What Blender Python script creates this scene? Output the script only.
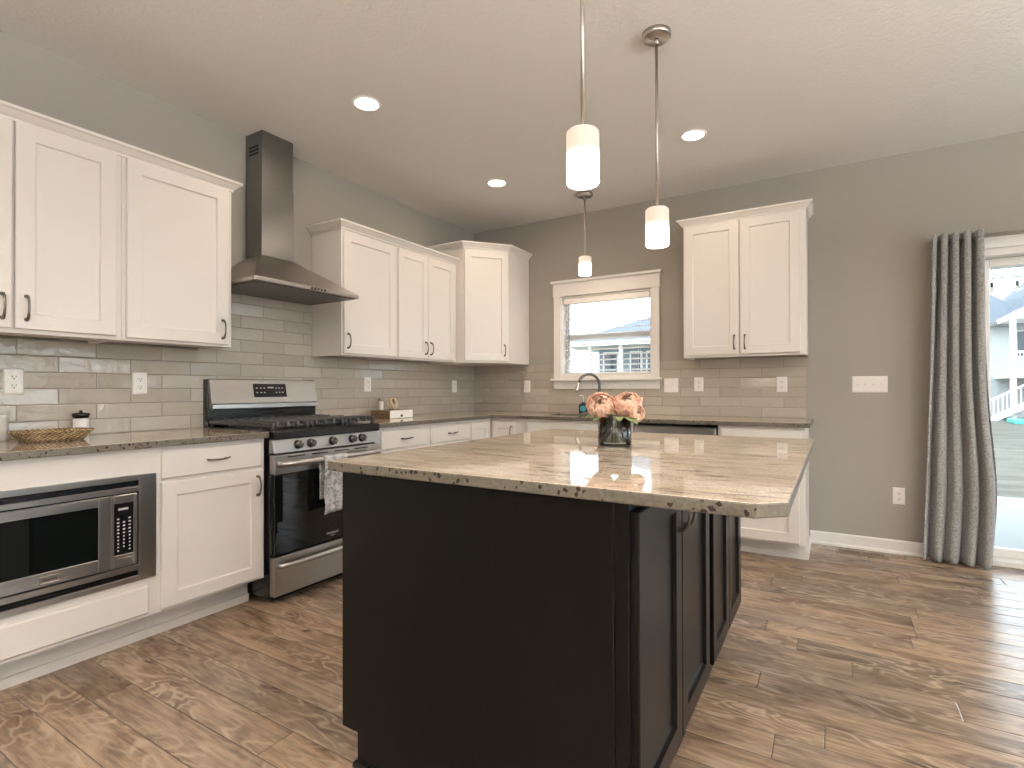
import bpy, bmesh, math, random
from mathutils import Vector, Matrix, noise as mnoise

for o in list(bpy.data.objects):
    bpy.data.objects.remove(o)
SC = bpy.context.scene
COL = SC.collection
PI = math.pi
R = math.radians

# ------------------------------------------------------------------ camera
F_PX, YAW, PITCH, ROLL = 532.57, 0.542885, 0.0062306, -0.0024238
cam_d = bpy.data.cameras.new('camera')
cam = bpy.data.objects.new('camera', cam_d)
COL.objects.link(cam)
cam_d.sensor_fit = 'HORIZONTAL'
cam_d.sensor_width = 36.0
cam_d.lens = F_PX / 1024 * 36.0
cam_d.shift_y = 1.78 / 1024
cam_d.clip_start = 0.05
cam_d.clip_end = 300
fw = Vector((-math.sin(YAW) * math.cos(PITCH), math.cos(YAW) * math.cos(PITCH), math.sin(PITCH)))
r0 = Vector((math.cos(YAW), math.sin(YAW), 0))
u0 = r0.cross(fw)
rt = r0 * math.cos(ROLL) + u0 * math.sin(ROLL)
up = -r0 * math.sin(ROLL) + u0 * math.cos(ROLL)
cm = Matrix((rt, up, -fw)).transposed().to_4x4()
cm.translation = Vector((3.1766, -4.5032, 1.1346))
cam.matrix_world = cm
SC.camera = cam

# ------------------------------------------------------------------ sky, exposure
SC.view_settings.view_transform = 'Standard'
SC.view_settings.look = 'None'
SC.view_settings.gamma = 1.0
SC.view_settings.use_curve_mapping = False
SC.view_settings.exposure = 0.0
W = bpy.data.worlds.new('overcast_sky')
SC.world = W
W.use_nodes = True
wn = W.node_tree
bg = wn.nodes['Background']
bg.inputs[1].default_value = 6.5
_tc = wn.nodes.new('ShaderNodeTexCoord')
_sx = wn.nodes.new('ShaderNodeSeparateXYZ')
_rp = wn.nodes.new('ShaderNodeValToRGB')
wn.links.new(_tc.outputs['Generated'], _sx.inputs[0])
wn.links.new(_sx.outputs[2], _rp.inputs[0])
_rp.color_ramp.elements[0].color = (0.86, 0.94, 1.0, 1)
_rp.color_ramp.elements[1].color = (0.62, 0.80, 1.0, 1)
wn.links.new(_rp.outputs[0], bg.inputs[0])
CAN_POWER = 5.6
PENDANT_POWER = 8.0
WARM = (1.0, 0.79, 0.60)
FILL_POWER = 258.0
NEUTRAL = (1.0, 0.98, 0.955)


# ------------------------------------------------------------------ materials
class G:
    def __init__(s, name):
        s.m = bpy.data.materials.new(name)
        s.m.use_nodes = True
        s.nt = s.m.node_tree
        s.b = s.nt.nodes['Principled BSDF']
        s.out = s.nt.nodes['Material Output']

    def n(s, t, **kw):
        nd = s.nt.nodes.new(t)
        for k, v in kw.items():
            setattr(nd, k, v)
        return nd

    def put(s, sock, v):
        if isinstance(v, bpy.types.NodeSocket):
            s.nt.links.new(v, sock)
        elif v is not None:
            if isinstance(v, (tuple, list)) and len(v) == 3 and sock.type == 'RGBA':
                v = (*v, 1)
            sock.default_value = v

    def pos(s):
        return s.n('ShaderNodeNewGeometry').outputs['Position']

    def obj(s):
        return s.n('ShaderNodeTexCoord').outputs['Object']

    def sep(s, v):
        d = s.n('ShaderNodeSeparateXYZ')
        s.put(d.inputs[0], v)
        return d.outputs

    def comb(s, x, y, z):
        d = s.n('ShaderNodeCombineXYZ')
        for i, v in enumerate((x, y, z)):
            s.put(d.inputs[i], v)
        return d.outputs[0]

    def ma(s, op, a, b=None, c=None):
        d = s.n('ShaderNodeMath', operation=op)
        for i, v in enumerate((a, b, c)):
            s.put(d.inputs[i], v)
        return d.outputs[0]

    def noise(s, v, scale, detail=4, rough=0.5, dist=0.0):
        d = s.n('ShaderNodeTexNoise')
        s.put(d.inputs['Vector'], v)
        d.inputs['Scale'].default_value = scale
        d.inputs['Detail'].default_value = detail
        d.inputs['Roughness'].default_value = rough
        d.inputs['Distortion'].default_value = dist
        return d.outputs['Fac']

    def voro(s, v, scale):
        d = s.n('ShaderNodeTexVoronoi')
        s.put(d.inputs['Vector'], v)
        d.inputs['Scale'].default_value = scale
        return d.outputs

    def white(s, v, dim='3D'):
        d = s.n('ShaderNodeTexWhiteNoise', noise_dimensions=dim)
        s.put(d.inputs['W' if dim == '1D' else 'Vector'], v)
        return d.outputs

    def ramp(s, f, stops):
        d = s.n('ShaderNodeValToRGB')
        s.put(d.inputs[0], f)
        e = d.color_ramp.elements
        while len(e) < len(stops):
            e.new(0.5)
        for i, (p, c) in enumerate(stops):
            e[i].position = p
            e[i].color = (*c, 1) if len(c) == 3 else c
        return d.outputs[0]

    def mix(s, f, a, b, mode='MIX'):
        d = s.n('ShaderNodeMix', data_type='RGBA', blend_type=mode)
        s.put(d.inputs[0], f)
        s.put(d.inputs[6], a)
        s.put(d.inputs[7], b)
        return d.outputs[2]

    def bump(s, h, strength=0.3, dist=0.01):
        d = s.n('ShaderNodeBump')
        s.put(d.inputs['Height'], h)
        d.inputs['Strength'].default_value = strength
        d.inputs['Distance'].default_value = dist
        s.nt.links.new(d.outputs[0], s.b.inputs['Normal'])

    def set(s, **kw):
        for k, v in kw.items():
            s.put(s.b.inputs[k.replace('_', ' ')], v)
        return s.m


def paint(name, col, rough=0.5, metal=0.0, nscale=None, nstr=0.1, ndist=0.002, vary=0.0):
    g = G(name)
    c = col
    if vary:
        f = g.noise(g.pos(), 3.0, 3)
        c = g.mix(f, tuple(v * (1 - vary) for v in col), tuple(min(1, v * (1 + vary)) for v in col))
    g.set(Base_Color=c, Roughness=rough, Metallic=metal)
    if nscale:
        g.bump(g.noise(g.pos(), nscale, 3), nstr, ndist)
    return g.m


M = {}
M['wall'] = paint('greige_wall_paint', (0.335, 0.308, 0.270), 0.75, nscale=180, nstr=0.12)
M['ceiling'] = paint('textured_ceiling_paint', (0.71, 0.685, 0.65), 0.9, nscale=60, nstr=0.4, ndist=0.008)
M['white'] = paint('white_cabinet_lacquer', (0.76, 0.715, 0.67), 0.38, vary=0.01)
M['trim'] = paint('white_trim_paint', (0.82, 0.79, 0.755), 0.4, vary=0.01)
M['plastic'] = paint('white_plastic', (0.86, 0.83, 0.79), 0.35, vary=0.01)
M['dark'] = paint('dark_slot', (0.01, 0.01, 0.01), 0.5, vary=0.05)
M['black'] = paint('black_enamel', (0.008, 0.008, 0.009), 0.22, vary=0.05)
M['blackglass'] = paint('black_oven_glass', (0.004, 0.005, 0.005), 0.03, vary=0.05)
M['iron'] = paint('cast_iron', (0.055, 0.053, 0.052), 0.38, nscale=300, nstr=0.2)
M['nickel'] = paint('brushed_nickel', (0.52, 0.48, 0.43), 0.3, 1.0, vary=0.02)
M['pull'] = paint('aged_bronze_nickel', (0.19, 0.160, 0.135), 0.30, 1.0, vary=0.04)
M['darkchrome'] = paint('dark_stainless', (0.17, 0.165, 0.16), 0.25, 1.0, vary=0.02)
M['mark'] = paint('pale_print', (0.42, 0.42, 0.42), 0.5, vary=0.01)
M['inner'] = paint('cabinet_maple_underside', (0.42, 0.31, 0.20), 0.5, vary=0.08)


def steel(name, axis, col=(0.60, 0.585, 0.56), rough=0.27):
    g = G(name)
    f = g.noise(g.obj(), 2.5, 2)
    g.set(Base_Color=g.mix(f, tuple(c * 0.95 for c in col), col), Metallic=1.0, Roughness=rough, Anisotropic=0.5)
    return g.m


M['steel_h'] = steel('brushed_stainless_horizontal', 'y', (0.50, 0.495, 0.485), 0.32)
M['steel_dim'] = steel('brushed_stainless_dimmed', 'z', (0.25, 0.25, 0.245), 0.28)  # chimney's dull grey reflections put into a darker base colour
M['steel_d'] = steel('brushed_stainless_hood', 'y', (0.43, 0.40, 0.37), 0.34)


def dark_wood():
    g = G('espresso_stained_wood')
    x, y, z = g.sep(g.pos())
    v = g.comb(g.ma('MULTIPLY', x, 22.0), g.ma('MULTIPLY', y, 22.0), g.ma('MULTIPLY', z, 1.6))
    f = g.noise(v, 2.0, 6, 0.6, 0.3)
    f2 = g.noise(g.pos(), 4.0, 3)
    c = g.ramp(f, [(0.3, (0.0015, 0.0015, 0.0014)), (0.7, (0.0038, 0.0037, 0.0035))])
    c = g.mix(f2, c, g.mix(0.5, c, (0.0055, 0.0052, 0.005)))
    g.set(Base_Color=c, Roughness=0.30)
    g.b.inputs['Specular IOR Level'].default_value = 0.20
    g.bump(f, 0.08, 0.001)
    return g.m


M['espresso'] = dark_wood()


def floor_mat():
    g = G('hand_scraped_hardwood')
    x, y, z = g.sep(g.pos())
    PW, PL = 0.134, 1.25
    fy = g.ma('DIVIDE', g.ma('ADD', y, 3.36 + 40 * PW), PW)
    row = g.ma('FLOOR', fy)
    rr = g.white(row, '1D')[0]
    fx = g.ma('DIVIDE', g.ma('MULTIPLY_ADD', rr, 3.7, g.ma('ADD', x, 20.0)), PL)
    colm = g.ma('FLOOR', fx)
    wn_ = g.white(g.comb(row, colm, 3.0))
    rv = wn_[0]
    rx, ry, rz = g.sep(wn_[1])
    ox = g.ma('MULTIPLY', rx, 40.0)
    oy = g.ma('MULTIPLY', ry, 40.0)
    base = g.comb(g.ma('ADD', x, ox), g.ma('ADD', y, oy), g.ma('MULTIPLY', rz, 20.0))
    bx, by, bz = g.sep(base)
    # big swirly figure
    warp = g.noise(g.comb(g.ma('MULTIPLY', bx, 2.2), g.ma('MULTIPLY', by, 6.0), bz), 1.0, 3, 0.5, 0.4)
    rings = g.ma('SINE', g.ma('MULTIPLY', warp, 75.0))
    rings = g.ma('POWER', g.ma('MULTIPLY_ADD', rings, 0.5, 0.5), 3.0)
    rmask = g.noise(g.comb(g.ma('MULTIPLY', bx, 1.4), g.ma('MULTIPLY', by, 4.0), bz), 1.7, 2)
    rings = g.ma('MULTIPLY', rings, g.ma('SMOOTH_MIN', g.ma('MAXIMUM', g.ma('MULTIPLY_ADD', rmask, 3.0, -1.1), 0.0), 1.0, 0.1))
    grain = g.noise(g.comb(g.ma('MULTIPLY', bx, 3.0), g.ma('MULTIPLY', by, 46.0), bz), 1.6, 6, 0.65, 0.5)
    cloud = g.noise(g.comb(g.ma('MULTIPLY', bx, 1.6), g.ma('MULTIPLY', by, 5.0), bz), 1.5, 4, 0.6, 0.6)
    c = g.ramp(cloud, [(0.29, (0.095, 0.064, 0.044)), (0.46, (0.28, 0.196, 0.136)), (0.70, (0.44, 0.325, 0.235))])
    tint = g.ramp(rv, [(0.0, (0.78, 0.79, 0.80)), (0.5, (1.0, 0.99, 0.97)), (1.0, (1.16, 1.10, 1.0))])
    c = g.mix(1.0, c, tint, 'MULTIPLY')
    c = g.mix(g.ramp(grain, [(0.40, (0, 0, 0)), (0.66, (0.85, 0.85, 0.85))]), c, g.mix(0.6, c, (0.045, 0.032, 0.025)))
    c = g.mix(g.ma('MULTIPLY', rings, 0.55), c, (0.62, 0.48, 0.36))
    kn = g.noise(g.comb(g.ma('MULTIPLY', bx, 2.6), g.ma('MULTIPLY', by, 8.0), bz), 1.3, 3, 0.5, 1.0)
    c = g.mix(g.ramp(kn, [(0.66, (0, 0, 0)), (0.76, (0.75, 0.75, 0.75))]), c, (0.035, 0.024, 0.018))
    ey = g.ma('FRACT', fy)
    ey = g.ma('MULTIPLY', g.ma('MINIMUM', ey, g.ma('SUBTRACT', 1.0, ey)), PW)
    ex = g.ma('FRACT', fx)
    ex = g.ma('MULTIPLY', g.ma('MINIMUM', ex, g.ma('SUBTRACT', 1.0, ex)), PL)
    edge = g.ma('MINIMUM', ey, ex)
    seam = g.ma('LESS_THAN', edge, 0.0011)
    c = g.mix(g.ma('MULTIPLY', seam, 0.8), c, (0.03, 0.022, 0.016))
    g.set(Base_Color=c, Roughness=g.ma('MULTIPLY_ADD', grain, 0.14, 0.17))
    g.b.inputs['Specular IOR Level'].default_value = 0.5
    hgt = g.ma('ADD', g.ma('MULTIPLY', g.ma('MINIMUM', g.ma('DIVIDE', edge, 0.004), 1.0), 1.0),
               g.ma('ADD', g.ma('MULTIPLY', cloud, 1.0), g.ma('MULTIPLY', grain, 0.35)))
    g.bump(hgt, 0.6, 0.003)
    return g.m


M['floor'] = floor_mat()


def granite():
    g = G('polished_cream_granite')
    p = g.pos()
    x, y, z = g.sep(p)
    st = g.comb(g.ma('MULTIPLY', x, 1.0), g.ma('MULTIPLY', y, 4.5), g.ma('MULTIPLY', z, 4.5))
    a = g.noise(st, 3.2, 6, 0.62, 0.5)
    c = g.ramp(a, [(0.25, (0.31, 0.22, 0.145)), (0.42, (0.48, 0.385, 0.285)), (0.58, (0.63, 0.54, 0.44)), (0.85, (0.47, 0.40, 0.32))])
    b = g.noise(st, 11.0, 5, 0.7, 0.3)
    c = g.mix(g.ramp(b, [(0.52, (0, 0, 0)), (0.72, (0.75, 0.75, 0.75))]), c, (0.27, 0.18, 0.115))
    d = g.noise(g.comb(g.ma('MULTIPLY', x, 9.0), g.ma('MULTIPLY', y, 50.0), g.ma('MULTIPLY', z, 40.0)), 1.0, 3, 0.6, 0.2)
    d2 = g.noise(p, 1.9, 2)
    vein = g.ma('MULTIPLY', g.ramp(d, [(0.58, (0, 0, 0)), (0.65, (1, 1, 1))]), g.ramp(d2, [(0.36, (0.2, 0.2, 0.2)), (0.55, (1, 1, 1))]))
    c = g.mix(g.ma('MULTIPLY', vein, 0.9), c, (0.075, 0.042, 0.028))
    fine = g.noise(p, 170.0, 2, 0.7)
    c = g.mix(g.ma('MULTIPLY', fine, 0.5), c, g.mix(0.5, c, (0.85, 0.78, 0.68)))
    gr = g.noise(p, 260.0, 1)
    c = g.mix(g.ramp(gr, [(0.56, (0, 0, 0)), (0.66, (0.7, 0.7, 0.7))]), c, (0.16, 0.12, 0.09))
    # garnet crystals, dense on the sawn edge, whose faces are also mixed darker
    nz = g.sep(g.n('ShaderNodeNewGeometry').outputs['True Normal'])[2]
    side = g.ma('LESS_THAN', g.ma('ABSOLUTE', nz), 0.6)
    pd = g.n('ShaderNodeVectorMath', operation='MULTIPLY_ADD')
    nn = g.n('ShaderNodeTexNoise')
    g.put(nn.inputs['Vector'], p)
    nn.inputs['Scale'].default_value = 130.0
    g.put(pd.inputs[0], nn.outputs['Color'])
    pd.inputs[1].default_value = (0.012, 0.012, 0.012)
    g.put(pd.inputs[2], p)
    v = g.voro(pd.outputs[0], 62.0)
    rnd = g.sep(v['Color'])[0]
    lim = g.ma('MULTIPLY_ADD', side, 0.36, 0.012)
    cl = g.noise(p, 4.0, 2)
    spot = g.ma('MULTIPLY', g.ma('LESS_THAN', v['Distance'], g.ma('MULTIPLY_ADD', rnd, 0.35, 0.27)),
                g.ma('LESS_THAN', rnd, g.ma('MULTIPLY', lim, g.ma('MULTIPLY', cl, 2.4))))
    c = g.mix(g.ma('MULTIPLY', side, 0.93), c, g.mix(g.noise(p, 120.0, 3, 0.7), (0.032, 0.028, 0.020), (0.19, 0.175, 0.14)))
    c = g.mix(g.ma('MULTIPLY', spot, 0.95), c, (0.018, 0.010, 0.010))
    g.set(Base_Color=c, Roughness=g.ma('MULTIPLY_ADD', side, 0.3, 0.035))
    g.put(g.b.inputs['Specular IOR Level'], g.ma('MULTIPLY_ADD', side, -0.4, 0.62))
    return g.m


M['granite'] = granite()


def tile(name, ax, off):
    g = G(name)
    p = g.pos()
    s3 = g.sep(p)
    u, w = s3[ax], s3[2]
    TL, TH = 0.3048, 0.0762
    fv = g.ma('DIVIDE', g.ma('ADD', w, -0.914 + 10 * TH), TH)
    row = g.ma('FLOOR', fv)
    half = g.ma('MULTIPLY', g.ma('MODULO', row, 2.0), 0.5)
    fu = g.ma('ADD', g.ma('DIVIDE', g.ma('ADD', u, off + 30 * TL), TL), half)
    cl = g.ma('FLOOR', fu)
    wn_ = g.white(g.comb(row, cl, 7.0 + ax))
    rx, ry, rz = g.sep(wn_[1])
    eu = g.ma('FRACT', fu)
    eu = g.ma('MULTIPLY', g.ma('MINIMUM', eu, g.ma('SUBTRACT', 1.0, eu)), TL)
    ev = g.ma('FRACT', fv)
    ev = g.ma('MULTIPLY', g.ma('MINIMUM', ev, g.ma('SUBTRACT', 1.0, ev)), TH)
    e = g.ma('MINIMUM', eu, ev)
    grout = g.ma('LESS_THAN', e, 0.0016)
    mott = g.noise(g.comb(g.ma('ADD', u, g.ma('MULTIPLY', rx, 9.0)), w, rz), 14.0, 4, 0.6, 0.6)
    c = g.mix(rx, (0.43, 0.385, 0.325), (0.50, 0.455, 0.39))
    c = g.mix(mott, g.mix(0.35, c, (0.33, 0.29, 0.24)), c)
    c = g.mix(grout, c, (0.22, 0.19, 0.155))
    g.set(Base_Color=c, Roughness=g.ma('MULTIPLY_ADD', grout, 0.6, 0.06))
    g.b.inputs['Specular IOR Level'].default_value = 0.55
    tilt = g.ma('ADD', g.ma('MULTIPLY', g.ma('MULTIPLY', g.ma('SUBTRACT', rx, 0.5), g.ma('FRACT', fu)), TL * 0.11),
                g.ma('MULTIPLY', g.ma('MULTIPLY', g.ma('SUBTRACT', ry, 0.5), g.ma('FRACT', fv)), TH * 0.22))
    wav = g.noise(g.comb(g.ma('ADD', u, g.ma('MULTIPLY', ry, 5.0)), w, rz), 20.0, 3, 0.55, 0.8)
    pil = g.ma('MINIMUM', g.ma('DIVIDE', e, 0.006), 1.0)
    h = g.ma('ADD', g.ma('ADD', g.ma('MULTIPLY', tilt, 1.0), g.ma('MULTIPLY', wav, 0.0032)), g.ma('MULTIPLY', pil, 0.0016))
    d = g.n('ShaderNodeBump')
    g.put(d.inputs['Height'], h)
    d.inputs['Strength'].default_value = 0.75
    d.inputs['Distance'].default_value = 1.0
    g.nt.links.new(d.outputs[0], g.b.inputs['Normal'])
    return g.m


# joints of the left wall run at y = -3.139 + k*0.305, of the back wall at x = 2.095 + k*0.305
M['tile_l'] = tile('glazed_subway_tile_left', 1, 3.139 - 0.5 * 0.3048 * 0)
M['tile_b'] = tile('glazed_subway_tile_back', 0, -2.095 + 0.3048 * 7)


def pane(name, tint=(1, 1, 1), refl=1.0):
    g = G(name)
    t = g.n('ShaderNodeBsdfTransparent')
    t.inputs[0].default_value = (*tint, 1)
    gl = g.n('ShaderNodeBsdfGlossy')
    gl.inputs['Roughness'].default_value = 0.01
    fr = g.n('ShaderNodeFresnel')
    fr.inputs[0].default_value = 1.45
    mx = g.n('ShaderNodeMixShader')
    g.put(mx.inputs[0], g.ma('MULTIPLY', fr.outputs[0], refl))
    g.nt.links.new(t.outputs[0], mx.inputs[1])
    g.nt.links.new(gl.outputs[0], mx.inputs[2])
    g.nt.links.new(mx.outputs[0], g.out.inputs[0])
    return g.m


def blind_mat():
    g = G('translucent_blind_vinyl')
    d = g.n('ShaderNodeBsdfDiffuse')
    t = g.n('ShaderNodeBsdfTranslucent')
    d.inputs[0].default_value = t.inputs[0].default_value = (0.85, 0.85, 0.84, 1)
    mx = g.n('ShaderNodeMixShader')
    g.put(mx.inputs[0], g.ma('MULTIPLY_ADD', g.noise(g.obj(), 4.0, 1), 0.05, 0.42))
    g.nt.links.new(d.outputs[0], mx.inputs[1])
    g.nt.links.new(t.outputs[0], mx.inputs[2])
    g.nt.links.new(mx.outputs[0], g.out.inputs[0])
    return g.m


M['blind'] = blind_mat()
M['pane'] = pane('window_glass', (0.96, 0.98, 0.97), 0.6)
M['vaseglass'] = pane('vase_glass', (0.80, 0.88, 0.86), 1.6)


def emit(name, col, strength):
    g = G(name)
    g.set(Base_Color=col, Emission_Color=col, Emission_Strength=strength, Roughness=0.4)
    return g.m


M['lens'] = emit('lit_led_lens', (1.0, 0.88, 0.74), 9.0)


def shade_mat():
    g = G('opal_glass_lit')
    z = g.sep(g.obj())[2]
    f = g.ramp(g.ma('MULTIPLY', z, 6.0), [(0.42, (1, 1, 1)), (0.62, (0, 0, 0))])
    f = g.sep(f)[0]
    g.set(Base_Color=(0.35, 0.33, 0.30), Roughness=0.3, Emission_Color=g.mix(f, (1.0, 0.78, 0.60), (1.0, 0.93, 0.84)),
          Emission_Strength=g.ma('MULTIPLY_ADD', f, 4.0, 0.66))
    return g.m


M['shade'] = shade_mat()


def fabric():
    g = G('heather_grey_linen')
    x, y, z = g.sep(g.obj())
    a = g.noise(g.comb(g.ma('MULTIPLY', x, 60.0), g.ma('MULTIPLY', y, 60.0), g.ma('MULTIPLY', z, 420.0)), 1.0, 2)
    b = g.noise(g.comb(g.ma('MULTIPLY', x, 420.0), g.ma('MULTIPLY', y, 420.0), g.ma('MULTIPLY', z, 60.0)), 1.0, 2)
    f = g.ma('MULTIPLY', g.ma('ADD', a, b), 0.5)
    g.set(Base_Color=g.ramp(f, [(0.36, (0.13, 0.13, 0.126)), (0.64, (0.42, 0.415, 0.40))]), Roughness=0.95)
    g.bump(f, 0.3, 0.002)
    g.b.inputs['Sheen Weight'].default_value = 0.2
    return g.m


M['linen'] = fabric()


def wicker():
    g = G('woven_seagrass')
    x, y, z = g.sep(g.obj())
    a = g.ma('SINE', g.ma('MULTIPLY', g.ma('ADD', x, y), 330.0))
    b = g.ma('SINE', g.ma('MULTIPLY', z, 520.0))
    f = g.ma('MULTIPLY_ADD', g.ma('MULTIPLY', a, b), 0.5, 0.5)
    n = g.noise(g.obj(), 60.0, 3)
    c = g.ramp(g.ma('MULTIPLY_ADD', n, 0.7, g.ma('MULTIPLY', f, 0.4)), [(0.25, (0.06, 0.036, 0.016)), (0.55, (0.26, 0.17, 0.085)), (0.85, (0.52, 0.39, 0.23))])
    g.set(Base_Color=c, Roughness=0.8)
    g.bump(f, 0.8, 0.004)
    return g.m


M['wicker'] = wicker()


def towel_mat():
    g = G('grey_white_tea_towel')
    a = g.noise(g.obj(), 34.0, 5, 0.7, 1.2)
    g.set(Base_Color=g.ramp(a, [(0.40, (0.20, 0.20, 0.21)), (0.52, (0.46, 0.46, 0.48)), (0.62, (0.58, 0.58, 0.60))]), Roughness=0.95)
    return g.m


M['towel'] = towel_mat()


def petal_mat():
    g = G('peach_petal')
    n = g.noise(g.obj(), 60.0, 4)
    g.set(Base_Color=g.ramp(n, [(0.3, (0.56, 0.27, 0.185)), (0.5, (0.74, 0.46, 0.34)), (0.72, (0.86, 0.66, 0.53))]), Roughness=0.6)
    g.b.inputs['Subsurface Weight'].default_value = 0.08
    return g.m


M['petal'] = petal_mat()
M['leaf'] = paint('muted_green_leaf', (0.13, 0.16, 0.06), 0.55, vary=0.35)
M['leafdark'] = paint('dark_leaf_lining', (0.016, 0.028, 0.024), 0.4, vary=0.4)
M['siding'] = paint('white_lap_siding', (0.50, 0.505, 0.50), 0.7, vary=0.02)
M['blueside'] = paint('blue_grey_siding', (0.20, 0.235, 0.27), 0.7, vary=0.03)
M['roof'] = paint('grey_asphalt_shingle', (0.115, 0.125, 0.14), 0.9, nscale=25, nstr=0.5, ndist=0.03, vary=0.12)
M['extwin'] = paint('dark_window_glass', (0.03, 0.045, 0.06), 0.1, vary=0.1)
M['concrete'] = paint('pale_concrete', (0.30, 0.295, 0.28), 0.9, nscale=40, nstr=0.2, vary=0.04)
M['soffit'] = paint('pale_porch_soffit', (0.5, 0.53, 0.50), 0.7, vary=0.02)
M['teal'] = paint('turquoise_plastic', (0.10, 0.45, 0.36), 0.5, vary=0.05)
M['twig'] = paint('bare_twigs', (0.30, 0.22, 0.17), 0.9, vary=0.2)


def lawn_mat():
    g = G('dormant_lawn')
    x, y, z = g.sep(g.pos())
    a = g.noise(g.comb(g.ma('MULTIPLY', x, 0.8), g.ma('MULTIPLY', y, 2.2), z), 1.0, 5, 0.65)
    g.set(Base_Color=g.ramp(a, [(0.3, (0.075, 0.062, 0.045)), (0.6, (0.135, 0.115, 0.085)), (0.8, (0.165, 0.145, 0.105))]), Roughness=1.0)
    return g.m


M['lawn'] = lawn_mat()


# ------------------------------------------------------------------ mesh helpers
class MB:
    def __init__(s):
        s.bm = bmesh.new()

    def box(s, x0, x1, y0, y1, z0, z1, bev=0.0, seg=1):
        t = bmesh.new()
        c = Vector(((x0 + x1) / 2, (y0 + y1) / 2, (z0 + z1) / 2))
        d = Vector((abs(x1 - x0), abs(y1 - y0), abs(z1 - z0)))
        bmesh.ops.create_cube(t, size=1.0, matrix=Matrix.Translation(c) @ Matrix.Diagonal((*d, 1)))
        if bev:
            bmesh.ops.bevel(t, geom=t.edges[:], offset=min(bev, min(d) * 0.45), segments=seg, affect='EDGES', profile=0.5)
        s.add(t)
        return s

    def add(s, t, mat=None, smooth=False):
        if mat is not None:
            bmesh.ops.transform(t, matrix=mat, verts=t.verts)
        if smooth:
            for f in t.faces:
                f.smooth = True
        me = bpy.data.meshes.new('t')
        t.to_mesh(me)
        t.free()
        s.bm.from_mesh(me)
        bpy.data.meshes.remove(me)

    def cyl(s, p0, p1, r, r1=None, seg=20, bev=0.0):
        p0, p1 = Vector(p0), Vector(p1)
        d = p1 - p0
        t = bmesh.new()
        bmesh.ops.create_cone(t, cap_ends=True, segments=seg, radius1=r, radius2=r if r1 is None else r1, depth=d.length)
        for f in t.faces:
            f.smooth = len(f.verts) == 4
        if bev:
            es = [e for e in t.edges if any(len(f.verts) > 4 for f in e.link_faces)]
            bmesh.ops.bevel(t, geom=es, offset=bev, segments=2, affect='EDGES')
        q = Vector((0, 0, 1)).rotation_difference(d.normalized()).to_matrix().to_4x4()
        s.add(t, Matrix.Translation((p0 + p1) / 2) @ q)
        return s

    def tube(s, pts, r, seg=10):
        pts = [Vector(p) for p in pts]
        n = len(pts)
        rs = r if isinstance(r, (list, tuple)) else [r] * n
        t = bmesh.new()
        rings = []
        ref = None
        for i in range(n):
            d = (pts[min(i + 1, n - 1)] - pts[max(i - 1, 0)]).normalized()
            if ref is None:
                ref = d.orthogonal().normalized()
            ref = (ref - d * ref.dot(d)).normalized()
            b = d.cross(ref)
            rings.append([t.verts.new(pts[i] + (ref * math.cos(a) + b * math.sin(a)) * rs[i]) for a in [2 * PI * k / seg for k in range(seg)]])
        for i in range(n - 1):
            for k in range(seg):
                f = t.faces.new((rings[i][k], rings[i][(k + 1) % seg], rings[i + 1][(k + 1) % seg], rings[i + 1][k]))
                f.smooth = True
        t.faces.new(list(reversed(rings[0])))
        t.faces.new(rings[-1])
        s.add(t)
        return s

    def lathe(s, prof, c=(0, 0, 0), seg=28, sharp=False):
        t = bmesh.new()
        rings = []
        for r, z in prof:
            if r < 1e-6:
                rings.append([t.verts.new((c[0], c[1], c[2] + z))])
            else:
                rings.append([t.verts.new((c[0] + r * math.cos(2 * PI * k / seg), c[1] + r * math.sin(2 * PI * k / seg), c[2] + z)) for k in range(seg)])
        for a, b in zip(rings, rings[1:]):
            for k in range(seg):
                k2 = (k + 1) % seg
                if len(a) == 1 and len(b) == 1:
                    continue
                if len(a) == 1:
                    f = t.faces.new((a[0], b[k2], b[k]))
                elif len(b) == 1:
                    f = t.faces.new((a[k], a[k2], b[0]))
                else:
                    f = t.faces.new((a[k], a[k2], b[k2], b[k]))
                f.smooth = not sharp
        s.add(t)
        return s

    def prism(s, poly, z0, z1, bev=0.0):
        t = bmesh.new()
        lo = [t.verts.new((x, y, z0)) for x, y in poly]
        hi = [t.verts.new((x, y, z1)) for x, y in poly]
        n = len(poly)
        t.faces.new(list(reversed(lo)))
        t.faces.new(hi)
        for i in range(n):
            t.faces.new((lo[i], lo[(i + 1) % n], hi[(i + 1) % n], hi[i]))
        bmesh.ops.recalc_face_normals(t, faces=t.faces)
        if bev:
            bmesh.ops.bevel(t, geom=t.edges[:], offset=bev, segments=2, affect='EDGES', profile=0.5)
        s.add(t)
        return s

    def sweep(s, path, prof):
        """profile (out, z) swept along a 2D path; outward is to the right of travel"""
        t = bmesh.new()
        P = [Vector(p) for p in path]
        n = len(P)
        ns = []
        for i in range(n - 1):
            d = (P[i + 1] - P[i]).normalized()
            ns.append(Vector((d.y, -d.x)))
        rings = []
        for i in range(n):
            if i == 0:
                m = ns[0]
            elif i == n - 1:
                m = ns[-1]
            else:
                m = (ns[i - 1] + ns[i]).normalized()
                m = m / max(0.3, m.dot(ns[i]))
            rings.append([t.verts.new((P[i].x + m.x * o, P[i].y + m.y * o, z)) for o, z in prof])
        k = len(prof)
        for i in range(n - 1):
            for j in range(k):
                j2 = (j + 1) % k
                t.faces.new((rings[i][j], rings[i + 1][j], rings[i + 1][j2], rings[i][j2]))
        t.faces.new(rings[0])
        t.faces.new(list(reversed(rings[-1])))
        bmesh.ops.recalc_face_normals(t, faces=t.faces)
        s.add(t)
        return s

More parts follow.
